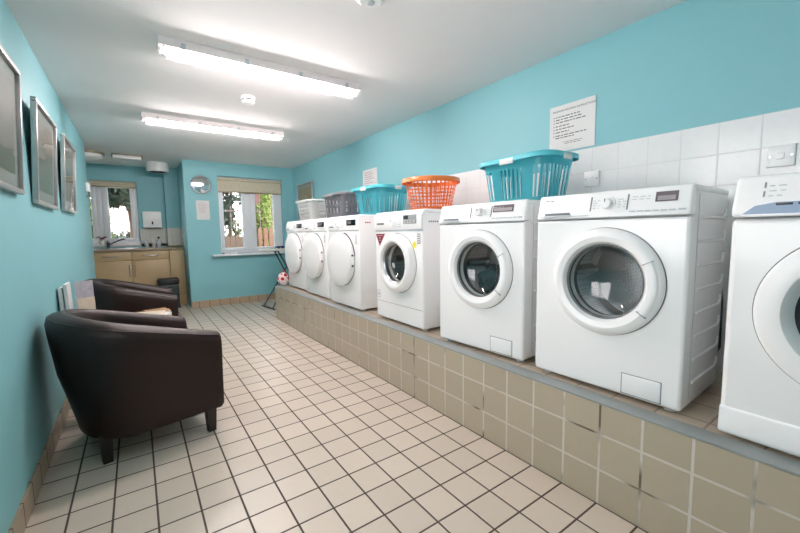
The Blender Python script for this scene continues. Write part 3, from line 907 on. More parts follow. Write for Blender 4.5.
# ------------------------------------------------------------------ laundry baskets
def rrect(hx, hy, r, n):
    """n points round a rounded rectangle, evenly spaced; returns points"""
    segs = []
    per = 4*(hx-r)+4*(hy-r)+2*PI*r
    def at(s):
        s %= per
        for (kind, L, data) in chain:
            if s <= L:
                if kind == 'l':
                    (ax, ay), (bx, by) = data
                    return (ax+(bx-ax)*s/L, ay+(by-ay)*s/L)
                (cx, cy, a0) = data
                a = a0+s/r
                return (cx+r*math.cos(a), cy+r*math.sin(a))
            s -= L
        return at(0)
    ix, iy = hx-r, hy-r
    q = PI*r/2
    chain = [('l', iy, ((hx, 0), (hx, iy))), ('a', q, (ix, iy, 0)), ('l', 2*ix, ((ix, hy), (-ix, hy))), ('a', q, (-ix, iy, PI/2)),
             ('l', 2*iy, ((-hx, iy), (-hx, -iy))), ('a', q, (-ix, -iy, PI)), ('l', 2*ix, ((-ix, -hy), (ix, -hy))), ('a', q, (ix, -iy, 1.5*PI)), ('l', iy, ((hx, -iy), (hx, 0)))]
    return [at(per*i/n) for i in range(n)]

def basket(label, m, loc, rz, hx, hy, h, taper, corner, ncol, levels, solid, rim=0.022, rim_h=0.02, handles=(), handle_m=None, thick=0.003, handle_solid=None):
    """solid(col, ncol, row) says whether a cell of the wall is closed; levels are heights 0..1"""
    t = thing('laundry_basket', label, 'laundry basket', loc, rz, 'laundry baskets on top of the machines')
    bm = bmesh.new()
    rings = []
    for lv in levels:
        k = taper+(1-taper)*lv
        rings.append([bm.verts.new((x, y, h*lv)) for x, y in rrect(hx*k, hy*k, corner*k, ncol)])
    for j in range(len(levels)-1):
        for i in range(ncol):
            if solid(i, ncol, j):
                a = (i+1) % ncol
                bm.faces.new((rings[j][i], rings[j][a], rings[j+1][a], rings[j+1][i]))
    bm.faces.new(rings[0][::-1])
    bmesh.ops.solidify(bm, geom=list(bm.faces), thickness=thick)
    lone = [v for v in bm.verts if not v.link_faces]
    bmesh.ops.delete(bm, geom=lone, context='VERTS')
    mb = MB(); mb.bm.free(); mb.bm = bm
    mb.build('basket_wall', m, t, ang=0.5)
    # rolled rim: up from the wall, out and down
    n = 96
    prof = [(-0.002, -0.006), (-0.002, 0.002), (0.004, 0.006), (rim*0.8, 0.005), (rim, 0.0), (rim+0.001, -rim_h), (rim-0.003, -rim_h), (rim-0.004, -0.003), (0.004, -0.001), (0.002, -0.006)]
    k = MB()
    R_ = []
    for dx, dz in prof:
        R_.append([k.bm.verts.new((x, y, h+dz)) for x, y in rrect(hx+dx, hy+dx, corner+max(dx, 0.0)*0.9, n)])
    for A, B in zip(R_, R_[1:]+R_[:1]):
        for i in range(n):
            k.bm.faces.new((A[i], A[(i+1) % n], B[(i+1) % n], B[i]))
    k.build('rim', m, t)
    for (x, y, a, L) in handles:
        mt = Matrix.Translation((x, y, h)) @ Matrix.Rotation(a, 4, 'Z')
        MB().box(-L/2, L/2, rim-0.004, rim+0.0025, -rim_h-0.012, -0.004, 0.002, mtx=mt).build('handle', handle_m or m, t)
    return t

def teal_solid(i, n, j):
    # rows: 0 base band, 1..2 slots, 3 solid band, 4 top band
    if j in (0, 3): return True
    f = (i/n) % 1.0
    corner_band = any(abs(((f-c+0.5) % 1.0)-0.5) < 0.022 for c in (0.089, 0.411, 0.589, 0.911))
    if corner_band: return True
    return i % 2 == 0
TL = [0, 0.10, 0.62, 0.74, 1.0]
def teal_basket(label, loc, rz, hx=0.17, hy=0.262, h=0.245):
    return basket(label, M['basket_teal'], loc, rz, hx, hy, h, 0.84, 0.075, 96, [0, 0.09, 0.42, 0.76, 1.0],
                  teal_solid, 0.026, 0.022, [(hx, 0, -PI/2, 0.09), (-hx, 0, PI/2, 0.09), (0, hy, 0, 0.07), (0, -hy, PI, 0.07)], M['basket_white'])
MT = 0.413+H
teal_basket('turquoise slotted laundry basket nearest the large wall notice', (1.835, 1.345, MT), R(-2), 0.142, 0.230, 0.24)
teal_basket('turquoise slotted laundry basket between the grey basket and the orange one', (1.89, 2.97, MT), R(2), hy=0.245, h=0.255)

def grey_solid(i, n, j):
    if j in (0, 2, 4): return True
    f = i/n
    inband = any(abs(((f-c+0.5) % 1.0)-0.5) < wd for c, wd in ((0.25, 0.085), (0.75, 0.085), (0.0, 0.05), (0.5, 0.12)))
    return not (inband and i % 3 == 0)
basket('grey laundry basket with two rows of slots, between white and turquoise baskets', M['basket_grey'], (1.91, 3.70, MT), R(0), 0.17, 0.245, 0.262, 0.88, 0.05, 108,
       [0, 0.25, 0.50, 0.58, 0.82, 1.0], lambda i, n, j: grey_solid(i, n, {0: 0, 1: 1, 2: 2, 3: 3, 4: 4}[j]), 0.022, 0.018, [(-0.17, 0, PI/2, 0.12), (0.17, 0, -PI/2, 0.12)])
def white_solid(i, n, j):
    if j in (0, 10): return True
    f = i/n
    inband = any(abs(((f-c+0.5) % 1.0)-0.5) < wd for c, wd in ((0.25, 0.05), (0.75, 0.05), (0.0, 0.09), (0.5, 0.10)))
    return not (inband and i % 2 == 0 and j % 2 == 1)
basket('white laundry basket with small holes, farthest basket on the dryers', M['basket_white'], (1.845, 4.40, MT), R(0), 0.165, 0.255, 0.24, 0.86, 0.07, 108,
       [0, 0.12, 0.22, 0.3, 0.4, 0.48, 0.58, 0.66, 0.76, 0.84, 0.94, 1.0], white_solid, 0.018, 0.014)
def orange_solid(i, n, j):
    return j % 2 == 0 or i % 3 == 0
basket('round orange lattice laundry basket on the machine with the red sticker', M['basket_orange'], (1.84, 2.19, MT), 0, 0.198, 0.198, 0.232, 0.76, 0.197, 108,
       [0, 0.10, 0.185, 0.215, 0.30, 0.33, 0.415, 0.445, 0.53, 0.56, 0.645, 0.675, 0.76, 0.79, 0.875, 1.0], lambda i, n, j: True if j in (0, 14) else (j % 2 == 0 or i % 3 == 0),
       0.018, 0.026)

# ------------------------------------------------------------------ right wall: notices, picture, sockets
def notice(name, label, cat, loc, rz, wd, ht, parts, thick=0.004):
    t = thing(name, label, cat, loc, rz)
    MB().box(-wd/2, wd/2, -thick, 0, 0, ht, 0.001).build('sheet', M['paper'], t, smooth=False)
    return t
n1 = notice('notice_sign', 'white instruction notice on the turquoise wall above the near baskets', 'notice', (XR-0.0005, 1.318, 1.585), -PI/2, 0.295, 0.285, None)
text_mesh('heading', 'WASHING MACHINE INSTRUCTIONS', 0.0165, M['ink'], n1, Matrix.Translation((-0.128, -0.0045, 0.245)) @ FRONT)
k = MB()
bars(k, [(0.215, 0.16, 0.02), (0.198, 0.17, 0.02), (0.181, 0.20, 0.02), (0.159, 0.09, 0.02), (0.140, 0.12, 0.02), (0.121, 0.09, 0.02), (0.100, 0.20, 0.02), (0.086, 0.13, 0.02)], -0.125, 0.0055, -0.004, 31)
for z in (0.215, 0.198, 0.181, 0.159, 0.140, 0.121, 0.100): k.box(-0.120, -0.114, -0.0046, -0.004, z-0.003, z+0.003)
k.build('printed_lines', M['ink'], n1, smooth=False)
k = MB()
bars(k, [(0.055, 0.12, 0.04), (0.045, 0.10, 0.05)], -0.09, 0.003, -0.004, 32)
k.build('small_print', M['ink'], n1, smooth=False)
n2 = notice('notice_sign', 'small white notice on the turquoise wall above the middle baskets', 'notice', (XR-0.0005, 3.745, 1.565), -PI/2, 0.32, 0.25, None)
k = MB()
bars(k, [(0.215-0.024*i, ln, 0.0) for i, ln in enumerate((0.16, 0.2, 0.18, 0.21, 0.14, 0.19, 0.1))], -0.12, 0.008, -0.004, 33)
k.build('printed_lines', M['pinkink'], n2, smooth=False)
n3 = notice('notice_sheet', 'white paper sheet pinned below the round mirror', 'notice', (0.852, YB-0.0005, 1.32), 0, 0.175, 0.285, None, 0.002)
k = MB()
bars(k, [(0.25-0.02*i, ln, 0.0) for i, ln in enumerate((0.1, 0.12, 0.09, 0.12, 0.11, 0.06, 0.1, 0.08))], -0.06, 0.006, -0.002, 34)
k.build('printed_lines', M['pinkink'], n3, smooth=False)

def picture(label, loc, rz, wd, ht, lean, art):
    t = thing('picture_frame', label, 'picture', loc, rz, None)
    t.rotation_euler = (lean, 0, rz)
    f = 0.022
    mm = MB()
    mm.box(-wd/2, wd/2, -0.024, 0, 0, f, 0.003).box(-wd/2, wd/2, -0.024, 0, ht-f, ht, 0.003)
    mm.box(-wd/2, -wd/2+f, -0.024, 0, f, ht-f, 0.003).box(wd/2-f, wd/2, -0.024, 0, f, ht-f, 0.003)
    mm.build('frame', M['silver'], t)
    MB().box(-wd/2+f, wd/2-f, -0.008, -0.002, f, ht-f).build('mount', M['mount'], t, smooth=False)
    MB().box(-wd/2+0.075, wd/2-0.075, -0.0095, -0.008, 0.08, ht-0.075).build('print', art, t, smooth=False)
    MB().quad((-wd/2+f, -0.015, f), (wd/2-f, -0.015, f), (wd/2-f, -0.015, ht-f), (-wd/2+f, -0.015, ht-f)).build('glazing', M['picglass'], t, smooth=False)
    return t
M['mount'] = mat('picture_mount', srgb(150, 158, 152), 0.7, var=0.03)
A1 = art_mat('print_meadow', srgb(150, 152, 146), srgb(112, 118, 108), srgb(84, 100, 70), 1)
A2 = art_mat('print_river', srgb(146, 140, 122), srgb(110, 120, 106), srgb(96, 118, 100), 2)
A3 = art_mat('print_woods', srgb(156, 158, 146), srgb(112, 116, 100), srgb(92, 96, 84), 3)
A4 = art_mat('print_heath', srgb(160, 152, 120), srgb(150, 130, 88), srgb(120, 120, 70), 4)
picture('silver framed landscape picture cut by the left edge of the photo', (XL+0.003, 2.06, 1.285), PI/2, 0.60, 0.54, R(3), A1)
picture('silver framed landscape picture, middle of the three on the left wall', (XL+0.003, 2.945, 1.268), PI/2, 0.60, 0.535, R(3.4), A2)
picture('silver framed landscape picture nearest the kitchen alcove on the left wall', (XL+0.003, 3.88, 1.285), PI/2, 0.62, 0.54, R(3.4), A3)
picture('silver framed picture on the right wall above the white basket', (XR-0.003, 5.72, 1.32), -PI/2, 0.64, 0.56, R(1.0), A4)

def switched_socket(label, loc, wd, ht):
    t = thing('wall_switch', label, 'wall switch', loc, -PI/2, 'white switch plates on the wall tiles')
    MB().box(-wd/2, wd/2, -0.012, 0, 0, ht, 0.004, 3).build('plate', M['plastic'], t)
    MB().box(-0.012, 0.012, -0.017, -0.010, ht/2-0.014, ht/2+0.014, 0.003).build('rocker', M['plastic'], t)
    for sx in (-1, 1):
        MB().lathe([(0, -0.0132), (0.004, -0.0132), (0.004, -0.011)], (sx*wd*0.37, 0, ht/2), 'Y', 12).build('screw', M['steel'], t)
    return t
s1 = switched_socket('white switch plate on the wall tiles above the right edge machine', (XR-0.0085, 0.38, 1.342), 0.088, 0.088)
instance(s1, 'white switch plate on the wall tiles beside the near turquoise basket', (XR-0.0085, 1.176, 1.345))

t = thing('mirror', 'round convex mirror with steel rim on the wall left of the window', 'mirror', (0.842, YB-0.0005, 1.835))
MB().lathe([(0.132, 0), (0.138, -0.012), (0.136, -0.026), (0.122, -0.030), (0.118, -0.018)], axis='Y', n=56).build('rim', M['steel'], t)
MB().lathe([(0.121, -0.018)] + [(0.121*i/8, -0.030+0.012*(i/8)**2) for i in range(7, 0, -1)] + [(0, -0.030)], axis='Y', n=56).build('convex_glass', M['chrome'], t)

# small wall fittings at the end of the left wall
t = thing('wall_thermostat', 'small white box on the left wall beside the kitchen alcove', 'thermostat', (XL+0.0005, 5.52, 1.60), PI/2)
MB().box(-0.035, 0.035, -0.035, 0, 0, 0.10, 0.006, 3).build('body', M['plastic'], t)
MB().lathe([(0.02, 0), (0.02, -0.01), (0, -0.011)], (0, -0.035, 0.055), 'Y', 24).build('knob', M['greyplastic'], t)
t = thing('wall_hook', 'small chrome hook under the white box on the left wall', 'hook', (XL+0.0005, 5.50, 1.515), PI/2)
MB().lathe([(0, 0), (0.016, 0), (0.016, -0.004), (0, -0.005)], (0, 0, 0.03), 'Y', 20).build('rose', M['chrome'], t)
MB().tube([(0, -0.003, 0.03), (0, -0.03, 0.025), (0, -0.04, 0.0), (0, -0.03, -0.02), (0, -0.018, -0.012)], 0.005, 10).build('hook_arm', M['chrome'], t)

# ------------------------------------------------------------------ armchairs
def armchair(label, loc, rz):
    t = thing('armchair', label, 'armchair', loc, rz, 'brown tub armchairs along the left wall')
    N = 56
    fx, by, ax = 0.338, 0.335, -0.04
    th = 0.115
    def curve(off):
        pts = []
        yy = by-off
        rx = 0.332+ax-off
        L1 = fx-ax
        arc = PI*(rx+yy)/2
        tot = 2*L1+arc
        for i in range(N+1):
            s = tot*i/N
            if s < L1: pts.append((fx-s, -yy))
            elif s > L1+arc: pts.append((ax+(s-L1-arc), yy))
            else:
                a = -PI/2-PI*(s-L1)/arc
                pts.append((ax+rx*math.cos(a), yy*math.sin(a)))
        return pts
    O, I = curve(0.0), curve(th)
    def ztop(x):
        return 0.636-0.25*x
    k = MB()
    rings = []
    for idx in range(N+1):
        o = Vector((*O[idx], 0)); i_ = Vector((*I[idx], 0))
        zt = ztop(o.x)
        lean = max(0.0, (0.10-o.x))/0.445          # the back leans inwards to the floor
        ob = Vector((o.x*(1-0.27*lean), o.y*(1-0.05-0.05*lean), 0))
        om = o.lerp(ob, 0.30)
        L = lambda f: o.lerp(i_, f)
        sec = [(o.lerp(ob, 0.97)*0.985, 0.130), (ob, 0.140), (o.lerp(ob, 0.72), 0.26), (om, 0.42), (o.lerp(ob, 0.04), zt-0.10), (o, zt-0.045), (L(0.06), zt-0.018), (L(0.22), zt), (L(0.5), zt+0.008), (L(0.78), zt), (L(0.95), zt-0.02), (L(1.0), zt-0.05), (L(1.02), 0.42), (L(1.0), 0.30), (L(0.8), 0.130)]
        rings.append([k.bm.verts.new((p.x, p.y, z)) for p, z in sec])
    m_ = len(rings[0])
    for A, B in zip(rings[:-1], rings[1:]):
        for j in range(m_):
            k.bm.faces.new((A[j], A[(j+1) % m_], B[(j+1) % m_], B[j]))
    for ring in (rings[0], rings[-1]):
        c = sum((v.co for v in ring), Vector())/m_
        cap = [k.bm.verts.new(Vector((v.co.x+0.012, c.y+(v.co.y-c.y)*0.86, c.z+(v.co.z-c.z)*0.965))) for v in ring]
        for j in range(m_):
            k.bm.faces.new((ring[j], ring[(j+1) % m_], cap[(j+1) % m_], cap[j]))
        k.bm.faces.new(cap)
    sh = k.build('tub_shell', M['leather'], t, ang=1.0)
    pp = []
    for idx in range(N+1):
        o = Vector((*O[idx], 0)); i_ = Vector((*I[idx], 0)); p = o.lerp(i_, 0.10)
        pp.append((p.x, p.y, ztop(o.x)-0.012))
    MB().tube(pp, 0.0035, 8).build('piping', M['leather'], sh)
    # seat cushion filling the inside
    def outline(off, x1):
        c = [(x, y) for x, y in curve(th+off) if x < x1-0.03]
        ys = by-th-off
        return [(x1-0.03, -ys)] + c + [(x1-0.03, ys), (x1, ys-0.03), (x1, -ys+0.03)]
    q = MB()
    layers = [(0.012, 0.30, 0.350), (0.004, 0.315, 0.358), (0.004, 0.41, 0.358), (0.014, 0.435, 0.348), (0.06, 0.452, 0.30)]
    rr = []
    base = outline(0.0, 0.358)
    for off, z, x1 in layers:
        s = 1-off*3
        rr.append([q.bm.verts.new((x*s+0.01*(1-s), y*s, z)) for x, y in base])
    nn = len(base)
    for A, B in zip(rr[:-1], rr[1:]):
        for j in range(nn):
            q.bm.faces.new((A[j], A[(j+1) % nn], B[(j+1) % nn], B[j]))
    q.bm.faces.new(rr[0][::-1]); q.bm.faces.new(rr[-1])
    q.build('seat_cushion', M['leather'], t, ang=0.9)
    MB().box(-0.16, 0.345, -0.235, 0.235, 0.145, 0.298, 0.012, 3).build('seat_base', M['leather'], t)
    for x, y in ((0.285, 0.28), (0.285, -0.28), (-0.17, 0.205), (-0.17, -0.205)):
        lg_ = MB()
        t2 = bmesh.new()
        a, b = 0.019, 0.026
        vs = [t2.verts.new((x+sx*a, y+sy*a, 0)) for sx, sy in ((-1, -1), (1, -1), (1, 1), (-1, 1))] + [t2.verts.new((x+sx*b, y+sy*b, 0.15)) for sx, sy in ((-1, -1), (1, -1), (1, 1), (-1, 1))]
        for f in ((3, 2, 1, 0), (4, 5, 6, 7), (0, 1, 5, 4), (1, 2, 6, 5), (2, 3, 7, 6), (3, 0, 4, 7)):
            t2.faces.new([vs[i] for i in f])
        lg_._add(t2)
        lg_.build('leg', M['darkwood'], t, smooth=False)
    return t
armchair('dark brown leather tub armchair nearest the photo on the left', (-0.058, 2.474, 0), R(12))
armchair('dark brown leather tub armchair farther away, beyond the magazine table', (-0.080, 4.16, 0), R(0))

# side table with magazines
t = thing('side_table', 'low wooden side table with metal legs between the two armchairs', 'side table', (-0.11, 3.32, 0))
MB().box(-0.30, 0.30, -0.26, 0.26, 0.465, 0.495, 0.006).build('table_top', M['mag_c'], t)
for sx in (-1, 1):
    for sy in (-1, 1):
        MB().cyl((sx*0.27, sy*0.23, 0), (sx*0.27, sy*0.23, 0.465), 0.014, 14).build('leg', M['steel'], t)
GM = 'magazines on the side table'
def mag(label, m, loc, wd, dp, th, rz, rx=0.0, ry=0.0):
    t = thing('magazine', label, 'magazine', loc, rz, GM)
    t.rotation_euler = (rx, ry, rz)
    MB().box(-wd/2, wd/2, -dp/2, dp/2, 0, th*0.8, 0.0006).build('pages', M['paper'], t, smooth=False)
    c = MB().box(-wd/2-0.001, wd/2+0.001, -dp/2-0.001, dp/2+0.001, th*0.8, th, 0.0006)
    c.box(-wd/2-0.0015, -wd/2, -dp/2-0.001, dp/2+0.001, 0, th)
    c.build('cover', m, t, smooth=False)
    return t
mag('open looking white magazine lying flat on the side table', M['mag_d'], (0.02, 3.24, 0.4955), 0.21, 0.28, 0.02, R(70))
mag('brown covered magazine lying flat at the front of the side table', M['mag_c'], (0.10, 3.485, 0.4955), 0.15, 0.16, 0.012, R(12))
mag('cream magazine on top of the white magazine on the side table', M['mag_a'], (0.01, 3.23, 0.5175), 0.19, 0.26, 0.014, R(84))
# upright leaflets in a holder by the wall
for lab, m, x, y, h, wd, th, rz, ry in (
        ('white spined leaflet standing closest to the left wall', 'mag_d', -0.395, 3.13, 0.285, 0.15, 0.020, 0, 1.0),
        ('white spined leaflet standing second from the left wall', 'mag_d', -0.368, 3.13, 0.305, 0.16, 0.018, 0, 1.5),
        ('grey printed leaflet facing out behind the smaller leaflet on the side table', 'mag_b', -0.300, 3.235, 0.305, 0.10, 0.008, R(-62), 1.5),
        ('small pale printed leaflet facing out in front of the grey leaflet', 'mag_a', -0.288, 3.165, 0.20, 0.095, 0.008, R(-58), 2.0)):
    t = thing('leaflet', lab, 'leaflet', (x, y, 0.4955), 0, 'leaflets standing on the side table')
    t.rotation_euler = (0, -R(ry), rz)
    MB().box(-th/2, th/2-0.002, -wd/2, wd/2, 0, h).build('pages', M['paper'], t, smooth=False)
    MB().box(th/2-0.002, th/2, -wd/2, wd/2, 0, h).build('cover', M[m], t, smooth=False)

# ------------------------------------------------------------------ kitchen alcove
YU = 6.78
GK = 'wooden base units under the worktop'
def base_unit(label, x0, x1, hinge):
    t = thing('base_unit', label, 'kitchen cabinet', (x0, YU, 0), 0, GK)
    wd = x1-x0
    c = MB().box(0, wd, 0.022, YK-YU-0.01, 0.12, 0.868).box(0.0, wd, 0.06, YK-YU-0.03, 0.0, 0.12)
    c.build('carcass', M['wood'], t, smooth=False)
    d = MB().box(0.003, wd-0.003, 0, 0.02, 0.735, 0.862, 0.003).build('drawer', M['wood'], t)
    MB().tube([(wd/2-0.10, 0.001, 0.803), (wd/2-0.09, -0.025, 0.801), (wd/2, -0.03, 0.799), (wd/2+0.09, -0.025, 0.801), (wd/2+0.10, 0.001, 0.803)], 0.005, 10).build('drawer_handle', M['steel'], d)
    d = MB().box(0.003, wd-0.003, 0, 0.02, 0.125, 0.729, 0.003).build('door', M['wood'], t)
    hx = wd-0.03 if hinge == 'l' else 0.035
    MB().tube([(hx, 0.001, 0.68), (hx, -0.028, 0.665), (hx, -0.03, 0.585), (hx, -0.028, 0.505), (hx, 0.001, 0.49)], 0.005, 10).build('door_handle', M['steel'], d)
    MB().box(0, wd, 0.05, 0.06, 0.0, 0.118).build('kickboard', M['wood'], t)
    return t
base_unit('wooden base unit hidden mostly behind the left wall end', -1.045, -0.53, 'l')
base_unit('wooden base unit with drawer and door under the sink', -0.527, -0.070, 'l')
base_unit('wooden base unit with drawer and door right of the sink unit', -0.067, 0.410, 'r')
t = thing('end_panel', 'plain wooden end panel between the base units and the turquoise corner', 'panel', (0.413, YU-0.002, 0))
MB().box(0, 0.20, 0, 0.03, 0.155, 0.868, 0.003).build('panel_board', M['wood'], t)
MB().box(0, 0.20, 0.0, 0.03, 0.0, 0.150, 0.002).build('kickboard', M['wood'], t)
tag(MB().box(-1.045, 0.612, YU-0.03, YK-0.15, 0.8685, 0.905, 0.005).box(-1.045, 0.42, YK-0.15, YK-0.01, 0.8685, 0.905).build('worktop', M['worktop'], None), 'brown laminate worktop running along the kitchen alcove', 'worktop')
t = thing('sink', 'steel sink and drainer let into the worktop below the window', 'sink', (-0.34, 7.0, 0.9055))
k = MB().box(-0.36, 0.36, -0.20, -0.17, 0, 0.006, 0.002).box(-0.36, 0.36, 0.17, 0.20, 0, 0.006, 0.002).box(-0.36, -0.33, -0.17, 0.17, 0, 0.006).box(0.02, 0.36, -0.17, 0.17, 0, 0.004)
for i in range(7): k.box(0.05, 0.33, -0.14+i*0.045, -0.134+i*0.045, 0.003, 0.007, 0.001)
k.build('drainer', M['steel'], t)
tb = thing('mixer_tap', 'chrome mixer tap with its spout swung right in front of the window', 'tap', (-0.345, 7.19, 0.912))
MB().lathe([(0.028, 0), (0.028, 0.008), (0.02, 0.014), (0.019, 0.07), (0.022, 0.075), (0.02, 0.10), (0.008, 0.11), (0, 0.11)], n=24).build('tap_body', M['legmetal'], tb)
MB().tube([(0, 0, 0.05), (0.05, -0.03, 0.075), (0.13, -0.07, 0.115), (0.20, -0.10, 0.14), (0.215, -0.105, 0.128)], 0.010, 12).build('spout', M['legmetal'], tb)
MB().tube([(0, 0, 0.10), (-0.01, 0.03, 0.115), (-0.015, 0.06, 0.125)], 0.006, 8).build('lever', M['legmetal'], tb)
t = thing('flower_pot', 'little white pot of dark red flowers on the kitchen window sill', 'flower pot', (-0.425, 7.298, 0.9675))
MB().lathe([(0, 0), (0.03, 0), (0.038, 0.06), (0.034, 0.06), (0.028, 0.05), (0, 0.05)], n=24).build('pot', M['pot'], t)
fl = MB(); lf = MB()
rr = random.Random(4)
for i in range(8):
    a = rr.uniform(0, 2*PI); q = rr.uniform(0.01, 0.06)
    p = (q*math.cos(a), q*math.sin(a)*0.5, rr.uniform(0.085, 0.12))
    lf.tube([(0, 0, 0.05), p], 0.002, 6)
    for j in range(5):
        b = j*2*PI/5
        fl.lathe([(0, -0.006), (0.012, 0), (0.008, 0.008), (0, 0.01)], (p[0]+0.012*math.cos(b), p[1]+0.012*math.sin(b), p[2]), n=8)
fl.build('blossom', M['flower_red'], t); lf.build('stems', M['leaf_mid'], t)
t = thing('towel_dispenser', 'square white towel dispenser on the alcove wall right of the window', 'dispenser', (0.238, YK-0.0005, 1.222))
MB().box(-0.125, 0.125, -0.11, 0, 0, 0.26, 0.008, 3).build('case', M['plastic'], t)
MB().box(-0.012, 0.012, -0.1125, -0.108, 0.05, 0.10, 0.003).build('sight_slot', M['dark'], t)
MB().box(-0.10, 0.10, -0.09, -0.02, -0.004, 0.001).build('paper_outlet', M['dark'], t)
def bottle(label, loc, r, h, m, capm):
    t = thing('soap_bottle', label, 'bottle', loc, 0, 'bottles on the worktop')
    MB().lathe([(0, 0), (r, 0), (r*1.02, h*0.1), (r, h*0.65), (r*0.45, h*0.8), (r*0.4, h*0.84), (0, h*0.84)], n=24).build('bottle_body', M[m], t)
    MB().lathe([(r*0.5, h*0.82), (r*0.5, h), (0, h)], n=20).build('cap', M[capm], t)
bottle('clear soap bottle with a black cap on the worktop', (0.30, 7.12, 0.9055), 0.028, 0.17, 'greyplastic', 'black')
bottle('pale plastic bottle with white cap left of the black capped one', (0.235, 7.15, 0.9055), 0.026, 0.12, 'lcdtext', 'plastic')
bottle('short clear bottle nearest the window on the worktop', (0.14, 7.18, 0.9055), 0.026, 0.13, 'greyplastic', 'lcdtext')
k = MB()
bm = k.bm
nx, ny = 28, 18
G = [[None]*(ny+1) for _ in range(nx+1)]
for i in range(nx+1):
    for j in range(ny+1):
        x = -0.10+0.20*i/nx; y = -0.085+0.17*j/ny
        z = 0.012+0.010*math.sin(x*60+1)*math.cos(y*45)+0.006*math.sin(y*90+x*30)
        G[i][j] = bm.verts.new((x, y, max(z, 0.002)))
for i in range(nx):
    for j in range(ny):
        bm.faces.new((G[i][j], G[i+1][j], G[i+1][j+1], G[i][j+1]))
bmesh.ops.solidify(bm, geom=list(bm.faces), thickness=0.006)
o = tag(k.build('cleaning_cloth', M['cloth_yellow']), 'crumpled yellow cloth at the right end of the worktop', 'cloth')
o.location = (0.505, 6.90, 0.9125)

t = thing('pedal_bin', 'black pedal bin on the floor in front of the wooden units', 'bin', (0.36, 6.60, 0))
MB().prism([(-0.13, -0.11), (0.13, -0.11), (0.13, 0.11), (-0.13, 0.11)], 0.025, 0.36, 'Z', 0.02, 3).build('bin_body', M['binsteel'], t)
MB().prism([(-0.138, -0.118), (0.138, -0.118), (0.138, 0.118), (-0.138, 0.118)], 0.36, 0.45, 'Z', 0.02, 3).build('lid', M['binblack'], t)
MB().prism([(-0.138, -0.118), (0.138, -0.118), (0.138, 0.118), (-0.138, 0.118)], 0.0, 0.028, 'Z', 0.008, 2).build('base', M['binblack'], t)
MB().box(-0.03, 0.03, -0.15, -0.10, 0.01, 0.02, 0.003).build('pedal', M['binblack'], t)

# ------------------------------------------------------------------ window corner: ironing board and bits
t = thing('ironing_board', 'ironing board with grey crossed legs standing under the window', 'ironing board', (1.87, 5.62, 0), R(8))
pts = []
L = 1.18
top = [(-0.46+0.02*0, 0.0)]
out = []
for i in range(25):
    a = PI/2+PI*i/24
    out.append((-0.26+0.16*math.cos(a)*1.25, 0.155*math.sin(a)) if False else (-0.22+0.20*math.cos(a), 0.15*math.sin(a)))
out += [(0.30, -0.17), (0.33, -0.14), (0.33, 0.14), (0.30, 0.17)]
MB().prism(out, 0.845, 0.872, 'Z', 0.006, 2).build('board', M['boardcover'], t)
def legframe(sx0, sx1, yy):
    k = MB()
    for s in (-1, 1):
        k.tube([(sx0, s*yy, 0.012), (sx1, s*yy*0.55, 0.845)], 0.011, 10)
    k.tube([(sx0, -yy-0.06, 0.012), (sx0, yy+0.06, 0.012)], 0.012, 10)
    k.tube([(sx1, -yy*0.55, 0.838), (sx1, yy*0.55, 0.838)], 0.010, 10)
    return k
legframe(-0.34, 0.20, 0.15).build('leg_frame', M['legmetal'], t)
legframe(0.26, -0.18, 0.11).build('leg_frame', M['legmetal'], t)
k = MB(); bm = k.bm
G = [[bm.verts.new((-0.10+0.24*i/24, -0.07+0.14*j/12, 0.020+0.014*math.sin(i*0.9)*math.cos(j*0.8)+0.008*math.sin(i*1.7+j))) for j in range(13)] for i in range(25)]
for i in range(24):
    for j in range(12):
        bm.faces.new((G[i][j], G[i+1][j], G[i+1][j+1], G[i][j+1]))
bmesh.ops.solidify(bm, geom=list(bm.faces), thickness=0.016)
o = tag(k.build('folded_cloth', M['cloth_blue']), 'blue patterned cloth lying crumpled on the ironing board', 'cloth')
o.location = (1.80, 5.60, 0.875); o.rotation_euler = (0, 0, R(8))

t = thing('peg_bag', 'red and white patterned bag at the far end of the plinth by the dryer', 'bag', (1.535, 4.815, 0.4165))
bm = bmesh.new()
bmesh.ops.create_icosphere(bm, subdivisions=4, radius=1.0)
for v in bm.verts:
    k_ = 1+0.05*math.sin(v.co.x*5+v.co.z*7)+0.04*math.sin(v.co.y*9)
    v.co = Vector((v.co.x*0.070*k_, v.co.y*0.045*k_, max(0.0, 0.085+v.co.z*0.088*k_)))
mb = MB(); mb.bm.free(); mb.bm = bm
def bagmat():
    t_ = NT('red_white_pattern')
    x, y, z, src = t_.xyz('Object')
    v = t_.n('ShaderNodeTexVoronoi'); v.inputs['Scale'].default_value = 16.0
    t_.l(src, v.inputs['Vector'])
    s_ = t_.math('SINE', t_.math('MULTIPLY', v.outputs['Distance'], 9.0))
    f = t_.math('GREATER_THAN', s_, -0.15)
    t_.l(t_.mix(f, srgb(236, 222, 222), srgb(196, 30, 48)), t_.b.inputs['Base Color'])
    t_.b.inputs['Roughness'].default_value = 0.8
    return t_.m
mb.build('bag_body', bagmat(), t)
MB().tube([(-0.03, 0, 0.165), (-0.02, 0, 0.20), (0, 0, 0.212), (0.02, 0, 0.20), (0.03, 0, 0.165)], 0.004, 8).build('strap', M['redbright'], t)

t = thing('book', 'small dark book lying on the window sill at its left end', 'book', (1.19, YB+0.005, 0.7905), R(4))
MB().box(-0.09, 0.09, -0.05, 0.05, 0.003, 0.022).build('pages', M['paper'], t, smooth=False)
MB().box(-0.092, 0.092, -0.052, 0.052, 0, 0.003).box(-0.092, 0.092, -0.052, 0.052, 0.022, 0.026).box(-0.092, 0.092, 0.05, 0.052, 0.003, 0.022).build('cover', M['mag_b'], t, smooth=False)

